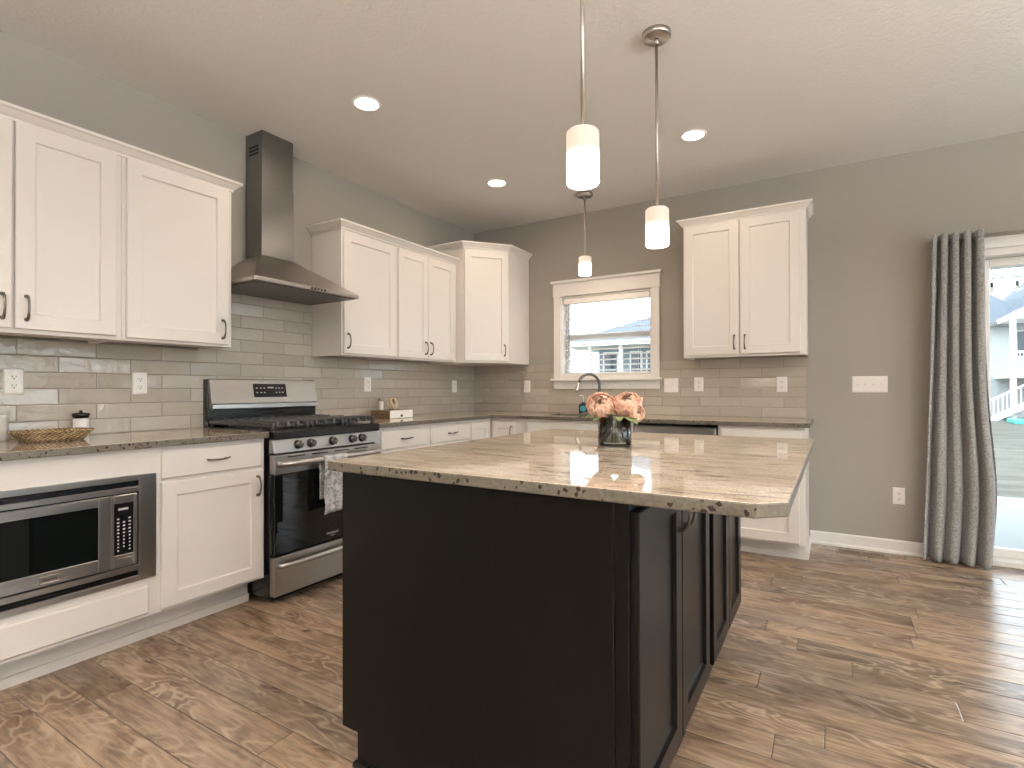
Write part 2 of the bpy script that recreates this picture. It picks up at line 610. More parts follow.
    def panel(s, x0, x1, z0, z1, yb, loops):
        """cabinet door front: back plane at y=yb, then rectangle loops (inset, y) ending in a flat panel"""
        t = bmesh.new()

        def rect(i, y):
            return [t.verts.new(p) for p in ((x0 + i, y, z0 + i), (x1 - i, y, z0 + i), (x1 - i, y, z1 - i), (x0 + i, y, z1 - i))]
        rs = [rect(0, yb)] + [rect(i, y) for i, y in loops]
        t.faces.new(list(reversed(rs[0])))
        for a, b in zip(rs, rs[1:]):
            for k in range(4):
                t.faces.new((a[k], a[(k + 1) % 4], b[(k + 1) % 4], b[k]))
        t.faces.new(rs[-1])
        bmesh.ops.recalc_face_normals(t, faces=t.faces)
        s.add(t)
        return s

    def mesh(s, name, mat):
        me = bpy.data.meshes.new(name)
        s.bm.to_mesh(me)
        s.bm.free()
        for m_ in (mat if isinstance(mat, list) else [mat]):
            me.materials.append(m_)
        return me

    def build(s, name, mat, parent=None, loc=(0, 0, 0), rot=(0, 0, 0)):
        return place(s.mesh(name, mat), name, parent, loc, rot)


def place(me, name, parent=None, loc=(0, 0, 0), rot=(0, 0, 0)):
    o = bpy.data.objects.new(name, me)
    COL.objects.link(o)
    o.parent = parent
    o.location = loc
    o.rotation_euler = rot
    return o


def tag(o, label, cat, group=None):
    o['label'] = label
    o['category'] = cat
    if group:
        o['group'] = group
    return o


def thing(name, label, cat, loc=(0, 0, 0), rotz=0.0, group=None):
    o = bpy.data.objects.new(name, None)
    COL.objects.link(o)
    o.empty_display_size = 0.1
    o.location = loc
    o.rotation_euler = (0, 0, rotz)
    return tag(o, label, cat, group)


def struct(name, mb, mat, parent=None):
    o = mb.build(name, mat, parent)
    if parent is None:
        o['kind'] = 'structure'
    return o


# ------------------------------------------------------------------ room shell
H = 2.74
XR, YF = 7.2, -8.2
struct('floor', MB().box(-0.15, XR + 0.15, YF - 0.15, 0.15, -0.1, 0.0), M['floor'])
struct('ceiling', MB().box(-0.15, XR + 0.15, YF - 0.15, 0.15, H, H + 0.1), M['ceiling'])
struct('wall_left', MB().box(-0.15, 0, YF - 0.15, 0.15, 0, H), M['wall'])
WX0, WX1, WZ0, WZ1 = 0.997, 1.853, 1.25, 1.99
DX0, DX1, DZ1 = 3.96, 5.78, 2.03
wb = MB()
for a in ((0, WX0, 0, H), (WX0, WX1, 0, WZ0), (WX0, WX1, WZ1, H), (WX1, DX0, 0, H), (DX0, DX1, DZ1, H), (DX1, XR + 0.15, 0, H)):
    wb.box(a[0], a[1], 0, 0.15, a[2], a[3])
struct('wall_back', wb, M['wall'])
# living-room side: a wall with two big windows, and the wall behind the camera
RW = [(-3.3, -0.6), (-6.8, -4.4)]
wr = MB()
RZ0, RZ1 = 0.6, 2.3
wr.box(XR, XR + 0.15, YF - 0.15, 0.15, 0, RZ0).box(XR, XR + 0.15, YF - 0.15, 0.15, RZ1, H)
ys = [YF - 0.15, RW[1][0], RW[1][1], RW[0][0], RW[0][1], 0.15]
for a, b in ((0, 1), (2, 3), (4, 5)):
    wr.box(XR, XR + 0.15, ys[a], ys[b], RZ0, RZ1)
struct('wall_right', wr, M['wall'])
wf = MB().box(-0.15, XR + 0.15, YF - 0.15, YF, 0, H)
struct('wall_front', wf, M['wall'])

base_prof = [(0, 0), (0.022, 0), (0.022, 0.012), (0.014, 0.022), (0.014, 0.083), (0.009, 0.092), (0, 0.092)]
o = struct('baseboard_back', MB().sweep([(3.025, 0), (DX0 - 0.075, 0)], base_prof), M['trim'])
struct('baseboard_right', MB().sweep([(DX1 + 0.075, 0), (XR, 0), (XR, YF), (0, YF), (0, -4.2)], base_prof), M['trim'])

# glazed tile on both walls
TT = 0.009
bl = MB().box(0, TT, -4.10, 0, 0.914, 1.3712).box(0, TT, -2.774, -2.002, 1.3712, 1.80)
struct('trim_1', bl, M['tile_l'])
bb = MB()
bb.box(TT, WX0 - 0.03, -TT, 0, 0.914, 1.3712).box(WX1 + 0.03, 3.003, -TT, 0, 0.914, 1.3712).box(WX0 - 0.03, WX1 + 0.03, -TT, 0, 0.914, 1.20)
struct('trim_2', bb, M['tile_b'])


# windows
def window_unit(name, x0, x1, z0, z1, depth_y, rot, loc, casing, hung):
    w = bpy.data.objects.new(name, None)
    COL.objects.link(w)
    w.location = loc
    w.rotation_euler = (0, 0, rot)
    w['kind'] = 'structure'
    # local: X along the wall, Y into the wall, Z up
    j = MB()
    t = 0.012
    j.box(x0, x0 + t, 0.0, 0.15, z0, z1).box(x1 - t, x1, 0.0, 0.15, z0, z1).box(x0 + t, x1 - t, 0.0, 0.15, z1 - t, z1).box(x0 + t, x1 - t, 0.0, 0.15, z0, z0 + t)
    j.build('window_jamb', M['trim'], w)
    f = MB()
    a0, a1, b0, b1 = x0 + t, x1 - t, z0 + t, z1 - t
    y0, y1 = depth_y, depth_y + 0.045
    fw_ = 0.028 if hung else 0.04
    f.box(a0, a0 + fw_, y0, y1, b0, b1, 0.004).box(a1 - fw_, a1, y0, y1, b0, b1, 0.004)
    f.box(a0 + fw_, a1 - fw_, y0, y1, b0, b0 + fw_, 0.004).box(a0 + fw_, a1 - fw_, y0, y1, b1 - fw_, b1, 0.004)
    if hung:
        mz = (b0 + b1) / 2 - 0.005
        f.box(a0 + fw_, a1 - fw_, y0 - 0.008, y1, mz - 0.022, mz + 0.022, 0.004)
    else:
        mx = (a0 + a1) / 2
        f.box(mx - 0.03, mx + 0.03, y0, y1, b0 + fw_, b1 - fw_, 0.004)
    f.build('window_frame', M['trim'], w)
    MB().box(a0 + 0.03, a1 - 0.03, y0 + 0.02, y0 + 0.026, b0 + 0.03, b1 - 0.03).build('window_pane', M['pane'], w)
    c = MB()
    cw = casing
    c.box(x0 - cw, x0 + 0.004, -0.019, 0, z0 - 0.02, z1 + 0.006, 0.002).box(x1 - 0.004, x1 + cw, -0.019, 0, z0 - 0.02, z1 + 0.006, 0.002)
    c.box(x0 - cw - 0.006, x1 + cw + 0.006, -0.024, 0, z1 + 0.006, z1 + 0.125, 0.002)
    c.box(x0 - cw - 0.024, x1 + cw + 0.024, -0.042, 0, z1 + 0.125, z1 + 0.150, 0.004)
    c.build('window_casing', M['trim'], w)
    s_ = MB()
    s_.box(x0 - cw - 0.022, x1 + cw + 0.022, -0.052, 0.0, z0 - 0.044, z0 - 0.02, 0.005).box(x0 + 0.002, x1 - 0.002, -0.016, 0.0, z0 - 0.021, z0 + 0.010, 0.002)
    s_.box(x0 - cw, x1 + cw, -0.020, 0, z0 - 0.115, z0 - 0.044, 0.002)
    s_.build('window_sill', M['trim'], w)
    return w


window_unit('window_1', WX0, WX1, WZ0, WZ1, 0.085, 0, (0, 0, 0), 0.068, True)
for i, (a, b) in enumerate(RW):
    window_unit('window_%d' % (i + 2), -b, -a, RZ0, RZ1, 0.07, -PI / 2, (XR, 0, 0), 0.085, False)

# blind in the sink window
bd = thing('window_blind', 'white slatted blind hanging open in the window over the sink', 'window blind', ((WX0 + WX1) / 2, 0.038, 0))
hw = (WX1 - WX0) / 2 - 0.020
MB().box(-hw, hw, -0.030, 0.022, WZ1 - 0.068, WZ1 - 0.014, 0.006).build('head_rail', M['plastic'], bd)
sl = MB()
zz = WZ0 + 0.055
while zz < WZ1 - 0.08:
    t = bmesh.new()
    bmesh.ops.create_cube(t, size=1.0, matrix=Matrix.Translation((0, 0, zz)) @ Matrix.Rotation(R(16), 4, 'X') @ Matrix.Diagonal((2 * hw - 0.006, 0.046, 0.003, 1)))
    sl.add(t)
    zz += 0.0475
sl.build('slats', M['blind'], bd)
MB().box(-hw, hw, -0.024, 0.022, WZ0 + 0.014, WZ0 + 0.030, 0.004).build('bottom_rail', M['plastic'], bd)
for x in (-hw + 0.10, hw - 0.10):
    MB().box(x - 0.001, x + 0.001, -0.0265, -0.0245, WZ0 + 0.03, WZ1 - 0.05).box(x - 0.001, x + 0.001, 0.0235, 0.0255, WZ0 + 0.03, WZ1 - 0.05).build('ladder_cord', M['plastic'], bd)
MB().cyl((-hw + 0.06, -0.034, WZ1 - 0.07), (-hw + 0.06, -0.034, WZ1 - 0.55), 0.003, seg=8).build('tilt_wand', M['dark'], bd)

# sliding glass door
dr = bpy.data.objects.new('door_1', None)
COL.objects.link(dr)
dr['kind'] = 'structure'
f = MB()
f.box(DX0, DX0 + 0.04, 0.0, 0.15, 0, DZ1, 0.003).box(DX1 - 0.04, DX1, 0.0, 0.15, 0, DZ1, 0.003)
f.box(DX0 + 0.04, DX1 - 0.04, 0.0, 0.15, DZ1 - 0.05, DZ1, 0.003).box(DX0 + 0.04, DX1 - 0.04, 0.0, 0.15, 0.0, 0.035, 0.003)
f.build('door_frame', M['trim'], dr)
xm = (DX0 + DX1) / 2
for (a, b, y0) in ((DX0 + 0.04, xm + 0.04, 0.085), (xm - 0.04, DX1 - 0.04, 0.035)):
    p_ = MB()
    s_ = 0.055
    z0, z1 = 0.036, DZ1 - 0.052
    p_.box(a, a + s_, y0, y0 + 0.04, z0, z1, 0.004).box(b - s_, b, y0, y0 + 0.04, z0, z1, 0.004)
    p_.box(a + s_, b - s_, y0, y0 + 0.04, z0, z0 + 0.06, 0.004).box(a + s_, b - s_, y0, y0 + 0.04, z1 - s_, z1, 0.004)
    sash = p_.build('door_sash', M['trim'], dr)
    MB().box(a + s_ - 0.01, b - s_ + 0.01, y0 + 0.017, y0 + 0.023, z0 + 0.05, z1 - s_ + 0.01).build('door_pane', M['pane'], sash)
MB().box(xm - 0.025, xm - 0.008, 0.012, 0.034, 0.95, 1.15, 0.004).build('door_handle', M['plastic'], dr)
c = MB()
c.box(DX0 - 0.075, DX0 + 0.004, -0.019, 0, 0, DZ1 + 0.006, 0.002).box(DX1 - 0.004, DX1 + 0.075, -0.019, 0, 0, DZ1 + 0.006, 0.002)
c.box(DX0 - 0.08, DX1 + 0.08, -0.022, 0, DZ1 - 0.004, DZ1 + 0.066, 0.002)
c.build('door_casing', M['trim'], dr)


# ------------------------------------------------------------------ cabinets
def arc_pull_mesh():
    m_ = MB()
    L, D = 0.048, 0.027
    pts, rs = [], []
    for i in range(17):
        a = PI * i / 16
        pts.append((0, -0.002 - D * math.sin(a) ** 0.75, -L * math.cos(a) * (1.0 if abs(math.cos(a)) < 0.98 else 1.02)))
        rs.append(0.0042 + 0.0022 * abs(math.cos(a)) ** 3)
    m_.tube(pts, rs, 8)
    for sgn in (-1, 1):
        m_.cyl((0, 0, sgn * L), (0, -0.004, sgn * L), 0.0085, 0.007, 12)
    return m_.mesh('handle', M['pull'])


def drawer_pull_mesh():
    m_ = MB()
    L = 0.05
    pts, rs = [], []
    for i in range(17):
        t = i / 16 * 2 - 1
        pts.append((L * 1.12 * t, -0.022 + 0.006 * (1 - abs(t)) - 0.004 * t * t, 0.008 * abs(t) ** 3 - 0.002))
        rs.append(0.0048 - 0.002 * abs(t) ** 4)
    m_.tube(pts, rs, 8)
    for sgn in (-1, 1):
        m_.cyl((sgn * L * 0.86, 0, 0), (sgn * L * 0.86, -0.022, 0), 0.005, 0.004, 10)
    return m_.mesh('handle', M['pull'])


PULL = arc_pull_mesh()
DPULL = drawer_pull_mesh()


def door(parent, x0, x1, z0, z1, yf, mat, handle=None, t=0.019, stile=0.062, name='door'):
    m_ = MB().panel(x0, x1, z0, z1, yf, [(0, yf - t + 0.003), (0.003, yf - t), (stile, yf - t), (stile + 0.004, yf - t + 0.009), (stile + 0.010, yf - t + 0.010)])
    d = m_.build(name, mat, parent)
    if handle:
        place(PULL, 'handle', d, (handle[0], yf - t, handle[1]))
    return d


def drawer(parent, x0, x1, z0, z1, yf, mat, handle=True, t=0.019):
    m_ = MB().panel(x0, x1, z0, z1, yf, [(0, yf - t + 0.006), (0.006, yf - t), (0.010, yf - t)])
    d = m_.build('drawer', mat, parent)
    if handle:
        place(DPULL, 'handle', d, ((x0 + x1) / 2, yf - t, (z0 + z1) / 2 + 0.002))
    return d


CR = [(0, 0), (0.008, 0), (0.008, 0.010), (0.015, 0.016), (0.032, 0.036), (0.042, 0.041), (0.042, 0.053), (0, 0.053)]


def crown(z):
    return [(o_, z + h_) for o_, h_ in CR]


def upper_body(parent, w, d, h):
    m_ = MB()
    m_.box(0.001, w - 0.001, -d + 0.02, -0.003, 0.012, h, 0.001)
    m_.box(0.0, w, -d, -d + 0.019, 0.0, h, 0.0015)
    m_.box(0.0, 0.016, -d + 0.02, -0.003, 0.0, 0.014).box(w - 0.016, w, -d + 0.02, -0.003, 0.0, 0.014)
    return m_.build('body', M['white'], parent)


# upper cabinets on the left wall (local X = world +Y, local -Y = world +X)
ZU = 1.369
UH = 0.885
FD = 0.311
c1 = thing('wall_cabinet', 'white two-door wall cabinet above the woven tray, cut off by the left edge', 'cabinet', (0, -4.08, ZU), PI / 2, 'white wall cabinets')
upper_body(c1, 0.77, FD, UH)
door(c1, 0.020, 0.377, 0.018, 0.863, -FD, M['white'], (0.377 - 0.03, 0.105))
door(c1, 0.387, 0.744, 0.018, 0.863, -FD, M['white'], (0.387 + 0.035, 0.105))
c2 = thing('wall_cabinet', 'white single-door wall cabinet directly left of the range hood', 'cabinet', (0, -3.309, ZU), PI / 2, 'white wall cabinets')
upper_body(c2, 0.534, FD, UH)
door(c2, 0.016, 0.509, 0.013, 0.863, -FD, M['white'], (0.509 - 0.034, 0.095))
tag(MB().sweep([(FD, -4.08), (FD, -2.775), (0.002, -2.775)], crown(ZU + 0.866)).build('crown_moulding', M['white']),
    'white crown moulding along the top of the cabinets left of the range hood', 'moulding')

c3 = thing('wall_cabinet', 'white single-door wall cabinet directly right of the range hood', 'cabinet', (0, -2.001, ZU), PI / 2, 'white wall cabinets')
upper_body(c3, 0.526, FD, UH)
door(c3, 0.010, 0.513, 0.014, 0.850, -FD, M['white'], (0.010 + 0.032, 0.10))
c4 = thing('wall_cabinet', 'white double-door wall cabinet between the single-door one and the corner cabinet', 'cabinet', (0, -1.474, ZU), PI / 2, 'white wall cabinets')
upper_body(c4, 0.762, FD, UH)
door(c4, 0.016, 0.356, 0.014, 0.850, -FD, M['white'], (0.356 - 0.030, 0.10), stile=0.055)
door(c4, 0.363, 0.716, 0.014, 0.850, -FD, M['white'], (0.363 + 0.030, 0.10), stile=0.055)
tag(MB().sweep([(0.002, -2.001), (FD, -2.001), (FD, -0.715)], crown(ZU + 0.866)).build('crown_moulding', M['white']),
    'white crown moulding along the top of the cabinets right of the range hood', 'moulding')

# taller diagonal corner cabinet
cc = thing('corner_cabinet', 'tall white diagonal wall cabinet in the corner of the kitchen', 'cabinet', (0, 0, ZU))
CP = [(0.003, -0.003), (0.003, -0.705), (0.385, -0.705), (0.656, -0.382), (0.656, -0.003)]
MB().prism(CP, 0.0, 1.03, 0.0012).build('body', M['white'], cc)
MB().sweep([(0.003, -0.705), (0.385, -0.705), (0.656, -0.382), (0.656, -0.003)], crown(1.015)).build('crown', M['white'], cc)
dl = math.hypot(0.271, 0.323)
dh = bpy.data.objects.new('front', None)
da = math.atan2(0.323, 0.271)
dm = MB().panel(0.008, dl - 0.010, 0.016, 1.0, 0, [(0, -0.016), (0.003, -0.019), (0.06, -0.019), (0.064, -0.010), (0.07, -0.009)])
dd = dm.build('door', M['white'], cc, (0.385, -0.705, 0), (0, 0, da))
place(PULL, 'handle', dd, (dl - 0.045, -0.019, 0.115))
bpy.data.objects.remove(dh)

# tall double-door cabinet right of the window
c5 = thing('wall_cabinet', 'tall white two-door wall cabinet on the back wall right of the window', 'cabinet', (2.192, 0, ZU), 0, 'white wall cabinets')
upper_body(c5, 0.828, FD, 1.02)
door(c5, 0.010, 0.397, 0.018, 1.000, -FD, M['white'], (0.397 - 0.032, 0.105))
door(c5, 0.405, 0.792, 0.018, 1.000, -FD, M['white'], (0.405 + 0.032, 0.105))
MB().sweep([(0, -0.003), (0, -FD), (0.828, -FD), (0.828, -0.003)], crown(1.005)).build('crown', M['white'], c5)

# base cabinets
BD = 0.61
ZB = 0.147
ZT = 0.883
TK = 0.466


def base_body(parent, w, toe=True, side_r=False, zb=ZB, tk=TK):
    m_ = MB()
    m_.box(0.0, w, -BD + 0.02, -0.003, zb, ZT, 0.001)
    m_.box(0.0, w, -BD, -BD + 0.0195, zb, ZT, 0.0015)
    m_.box(0.0, w, -tk, -0.003, 0.0, zb)
    b = m_.build('body', M['white'], parent)
    m_ = MB().box(0.0, w, -tk - 0.012, -tk + 0.001, 0.0, 0.040)
    m_.build('toe_moulding', M['white'], parent)
    return b


mc = thing('base_cabinet', 'white base cabinet holding the built-in microwave', 'cabinet', (0, -4.07, 0), PI / 2, 'white base cabinets')
w_ = 0.793
m_ = MB()
m_.box(0, 0.018, -BD + 0.02, -0.003, ZB, ZT).box(w_ - 0.018, w_, -BD + 0.02, -0.003, ZB, ZT)
m_.box(0.018, w_ - 0.018, -0.02, -0.003, ZB, ZT).box(0.018, w_ - 0.018, -BD + 0.02, -0.02, ZB, 0.33).box(0.018, w_ - 0.018, -BD + 0.02, -0.02, 0.75, ZT)
m_.box(0, w_, -BD, -BD + 0.0195, ZB, 0.335, 0.0015).box(0, w_, -BD, -BD + 0.0195, 0.758, ZT, 0.0015)
m_.box(0, 0.04, -BD, -BD + 0.0195, 0.335, 0.758).box(w_ - 0.04, w_, -BD, -BD + 0.0195, 0.335, 0.758)
m_.box(0.0, w_, -TK, -0.003, 0.0, ZB)
m_.build('body', M['white'], mc)
MB().box(0, w_, -TK - 0.012, -TK + 0.001, 0, 0.040).build('toe_moulding', M['white'], mc)
drawer(mc, 0.04, 0.736, 0.165, 0.288, -BD, M['white'], False)

b2 = thing('base_cabinet', 'white base cabinet with drawer and door between microwave and range', 'cabinet', (0, -3.276, 0), PI / 2, 'white base cabinets')
base_body(b2, 0.499)
drawer(b2, -0.004, 0.478, 0.737, 0.864, -BD, M['white'])
door(b2, -0.006, 0.481, 0.163, 0.722, -BD, M['white'], (0.481 - 0.030, 0.64))

b3 = thing('base_cabinet', 'white base cabinet with a drawer just right of the range', 'cabinet', (0, -1.990, 0), PI / 2, 'white base cabinets')
base_body(b3, 0.530)
drawer(b3, 0.046, 0.509, 0.731, 0.856, -BD, M['white'])
door(b3, 0.046, 0.509, 0.163, 0.716, -BD, M['white'], (0.08, 0.64))
b4 = thing('base_cabinet', 'white base cabinet with a drawer, second to the right of the range', 'cabinet', (0, -1.459, 0), PI / 2, 'white base cabinets')
base_body(b4, 0.526)
drawer(b4, 0.026, 0.509, 0.731, 0.856, -BD, M['white'])
door(b4, 0.026, 0.509, 0.163, 0.716, -BD, M['white'], (0.06, 0.64))

lc = thing('corner_base_cabinet', 'white corner base cabinet with folding doors under the counter corner', 'cabinet', (0, 0, 0))
LP = [(0.003, -0.003), (0.003, -0.932), (BD, -0.932), (BD, -BD), (0.932, -BD), (0.932, -0.003)]
LT = [(0.003, -0.003), (0.003, -0.932), (TK, -0.932), (TK, -TK), (0.932, -TK), (0.932, -0.003)]
MB().prism(LP, ZB, ZT).prism(LT, 0, ZB).build('body', M['white'], lc)
d1 = MB().panel(0.0, 0.262, 0.163, 0.858, 0, [(0, -0.016), (0.003, -0.019), (0.055, -0.019), (0.059, -0.010), (0.065, -0.009)])
d1.build('door', M['white'], lc, (BD, -0.915, 0), (0, 0, PI / 2))
d2 = MB().panel(0.0, 0.228, 0.163, 0.858, 0, [(0, -0.016), (0.003, -0.019), (0.055, -0.019), (0.059, -0.010), (0.065, -0.009)])
d2 = d2.build('door', M['white'], lc, (0.633, -BD, 0), (0, 0, 0))
place(PULL, 'handle', d2, (0.20, -0.019, 0.77))

sb = thing('sink_cabinet', 'white base cabinet under the sink and window', 'cabinet', (0.934, 0, 0))
m_ = MB()
w_ = 0.958
m_.box(0, 0.018, -BD + 0.02, -0.003, ZB, ZT).box(w_ - 0.018, w_, -BD + 0.02, -0.003, ZB, ZT).box(0.018, w_ - 0.018, -BD + 0.02, -0.003, ZB, ZB + 0.018)
m_.box(0, w_, -BD, -BD + 0.0195, ZB, ZT, 0.0015).box(0.002, w_ - 0.002, -TK, -0.003, 0, ZB)
m_.build('body', M['white'], sb)
drawer(sb, 0.05, w_ - 0.03, 0.731, 0.856, -BD, M['white'], False)
door(sb, 0.05, 0.486, 0.163, 0.716, -BD, M['white'], (0.455, 0.64))
door(sb, 0.492, w_ - 0.03, 0.163, 0.716, -BD, M['white'], (0.522, 0.64))

b5 = thing('base_cabinet', 'white base cabinet at the right end of the back counter, beside the dishwasher', 'cabinet', (2.493, 0, 0), 0, 'white base cabinets')
base_body(b5, 0.527, zb=0.118, tk=0.47)
MB().sweep([(0.527, -0.47), (0.527, -0.003)], [(0, 0), (0.012, 0), (0.012, 0.035), (0, 0.052)]).build('side_moulding', M['white'], b5)
drawer(b5, 0.018, 0.508, 0.731, 0.864, -BD, M['white'])
door(b5, 0.018, 0.494, 0.134, 0.716, -BD, M['white'], (0.05, 0.64))

# counters
ZC0, ZC1 = 0.884, 0.914


def granite_slab(xs, ys, keep, name):
    t = bmesh.new()
    for i in range(len(xs) - 1):
        for j in range(len(ys) - 1):
            if keep(0.5 * (xs[i] + xs[i + 1]), 0.5 * (ys[j] + ys[j + 1])):
                vs = [t.verts.new((x, y, ZC1)) for x, y in ((xs[i], ys[j]), (xs[i + 1], ys[j]), (xs[i + 1], ys[j + 1]), (xs[i], ys[j + 1]))]
                t.faces.new(vs)
    bmesh.ops.remove_doubles(t, verts=t.verts, dist=1e-5)
    r = bmesh.ops.extrude_face_region(t, geom=t.faces[:])
    vs = [v for v in r['geom'] if isinstance(v, bmesh.types.BMVert)]
    bmesh.ops.translate(t, verts=vs, vec=(0, 0, ZC0 - ZC1))
    bmesh.ops.recalc_face_normals(t, faces=t.faces)
    es = [e for e in t.edges if len(e.link_faces) == 2 and e.calc_face_angle(0) > 0.5]
    bmesh.ops.bevel(t, geom=es, offset=0.0035, segments=2, affect='EDGES', profile=0.5)
    m_ = MB()
    m_.add(t)
    return m_.build(name, M['granite'])


tag(granite_slab([TT + 0.001, 0.655], [-4.09, -2.776], lambda x, y: True, 'countertop'),
    'granite countertop above the microwave, left of the range', 'countertop', 'granite countertops along the walls')
SX0, SX1, SY0, SY1 = 1.06, 1.80, -0.53, -0.16
tag(granite_slab([TT + 0.001, 0.655, SX0, SX1, 3.05], [-1.994, -0.650, SY0, SY1, -TT - 0.001],
                 lambda x, y: (x < 0.655 or y > -0.650) and not (SX0 < x < SX1 and SY0 < y < SY1), 'countertop'),
    'granite L-shaped countertop with the sink, running right of the range along the back wall', 'countertop', 'granite countertops along the walls')

sk = thing('sink', 'stainless undermount sink in the back counter below the window', 'sink', (0, 0, 0))
m_ = MB()
m_.box(SX0 - 0.005, SX0 + 0.003, SY0 - 0.005, SY1 + 0.005, 0.68, 0.8835).box(SX1 - 0.003, SX1 + 0.005, SY0 - 0.005, SY1 + 0.005, 0.68, 0.8835)
m_.box(SX0, SX1, SY0 - 0.005, SY0 + 0.003, 0.68, 0.8835).box(SX0, SX1, SY1 - 0.003, SY1 + 0.005, 0.68, 0.8835).box(SX0, SX1, SY0, SY1, 0.675, 0.683)
m_.build('basin', M['darkchrome'], sk)
MB().cyl((1.43, -0.34, 0.683), (1.43, -0.34, 0.687), 0.045).build('drain', M['nickel'], sk)

fc = thing('faucet', 'dark gooseneck pull-down kitchen faucet behind the sink under the window', 'faucet', (1.415, -0.095, ZC1))
MB().lathe([(0, 0), (0.027, 0), (0.027, 0.006), (0.020, 0.012), (0.018, 0.06), (0.0135, 0.065), (0, 0.065)]).build('base', M['darkchrome'], fc)
ang = R(222)
dx, dy = math.cos(ang), math.sin(ang)
pts = [(0, 0, 0.06), (0, 0, 0.16), (0, 0, 0.255)]
ra = 0.095
for i in range(1, 15):
    a = PI * 0.93 * i / 14
    pts.append((dx * ra * (1 - math.cos(a)), dy * ra * (1 - math.cos(a)), 0.255 + ra * math.sin(a)))
MB().tube(pts, 0.0115, 14).build('spout', M['darkchrome'], fc)
e = Vector(pts[-1])
d_ = (e - Vector(pts[-2])).normalized()
MB().tube([e - d_ * 0.004, e + d_ * 0.02, e + d_ * 0.07, e + d_ * 0.085], [0.012, 0.0145, 0.0175, 0.0165], 14).build('spray_head', M['nickel'], fc)
MB().tube([(0.012, 0, 0.042), (0.04, 0, 0.052), (0.085, 0, 0.085)], [0.008, 0.006, 0.005], 10).build('lever', M['darkchrome'], fc)

so = thing('soap_bottle', 'small dark soap bottle with a blue round label left of the faucet', 'bottle', (1.268, -0.11, ZC1))
MB().lathe([(0, 0), (0.036, 0), (0.039, 0.006), (0.039, 0.07), (0.034, 0.086), (0.014, 0.094), (0.014, 0.104), (0, 0.104)]).build('bottle_body', paint('dark_soap_bottle', (0.02, 0.035, 0.045), 0.15, vary=0.1), so)
t = MB()
t.cyl((0.012, -0.0365, 0.047), (0.0125, -0.0415, 0.047), 0.026, seg=24)
t.build('label', paint('teal_label', (0.06, 0.33, 0.42), 0.4, vary=0.25), so)
MB().tube([(0, 0, 0.10), (0, 0, 0.155), (-0.01, -0.006, 0.163), (-0.035, -0.02, 0.160)], [0.005, 0.004, 0.005, 0.004], 8).build('pump', M['plastic'], so)

# dishwasher
dw = thing('dishwasher', 'stainless dishwasher with a black top strip under the back counter', 'dishwasher', (1.896, 0, 0))
MB().box(0.003, 0.592, -0.565, -0.02, 0.10, 0.868).box(0.01, 0.585, -0.50, -0.05, 0.0, 0.10).build('body', M['dark'], dw)
MB().box(0.004, 0.583, -0.628, -0.566, 0.11, 0.862, 0.006).build('door', M['steel_h'], dw)
MB().box(0.004, 0.594, -0.612, -0.566, 0.864, 0.880, 0.002).build('gap_strip', M['black'], dw)  # solid black strip standing in for the dark gap above the door
h = MB().tube([(0.04, -0.628, 0.775), (0.045, -0.655, 0.777), (0.07, -0.666, 0.778), (0.525, -0.666, 0.778), (0.55, -0.655, 0.777), (0.555, -0.628, 0.775)], 0.009, 10)
h.build('handle', M['steel_h'], dw)

# ------------------------------------------------------------------ microwave (local X = world y + 4.07, front -Y)
mw = thing('microwave', 'stainless built-in microwave in the white base cabinet left of the range', 'microwave', (0, -4.07, 0), PI / 2)
Y0 = -BD - 0.001


def ymw(y):
    return y + 4.07


MB().box(0.045, 0.748, -BD + 0.03, -0.08, 0.338, 0.745).build('body', M['dark'], mw)
xl, xr_ = 0.012, ymw(-3.306)
m_ = MB()
yo, yi = Y0 - 0.020, Y0
m_.box(ymw(-3.372), xr_, yo, yi, 0.320, 0.772, 0.002)
m_.box(xl, xl + 0.062, yo, yi, 0.320, 0.772, 0.002)
m_.box(xl + 0.062, ymw(-3.372), yo, yi, 0.749, 0.772, 0.0015).box(xl + 0.062, ymw(-3.372), yo, yi, 0.703, 0.724, 0.0015)
m_.box(xl + 0.062, ymw(-3.372), yo, yi, 0.320, 0.342, 0.0015).box(xl + 0.062, ymw(-3.372), yo, yi, 0.367, 0.390, 0.0015)
m_.build('trim_frame', M['steel_h'], mw)
for z0, z1 in ((0.724, 0.749), (0.342, 0.367)):
    m_ = MB().box(xl + 0.062, ymw(-3.372), Y0 - 0.004, yi, z0, z1)
    for k in range(3):
        zz = z0 + (k + 0.5) * (z1 - z0) / 3
        m_.box(xl + 0.064, ymw(-3.374), Y0 - 0.013, Y0 - 0.004, zz - 0.0022, zz + 0.0022)
    m_.build('vent_louvre', M['black'], mw)
MB().box(xl + 0.062, ymw(-3.372), Y0 - 0.008, yi, 0.390, 0.703).build('surround', M['black'], mw)
xd = ymw(-3.483)
m_ = MB()
za, zb = 0.397, 0.697
yd0, yd1 = Y0 - 0.026, Y0 - 0.009
wz0, wz1 = 0.449, 0.661
wx0, wx1 = xl + 0.11, ymw(-3.523)
m_.box(xl + 0.067, wx0, yd0, yd1, za, zb, 0.002).box(wx1, xd - 0.001, yd0, yd1, za, zb, 0.002)
m_.box(wx0, wx1, yd0, yd1, wz1, zb, 0.002).box(wx0, wx1, yd0, yd1, za, wz0, 0.002)
dm_ = m_.build('door', M['steel_h'], mw)
MB().box(wx0 - 0.002, wx1 + 0.002, yd0 + 0.004, yd1, wz0 - 0.002, wz1 + 0.002).build('door_glass', M['blackglass'], dm_)
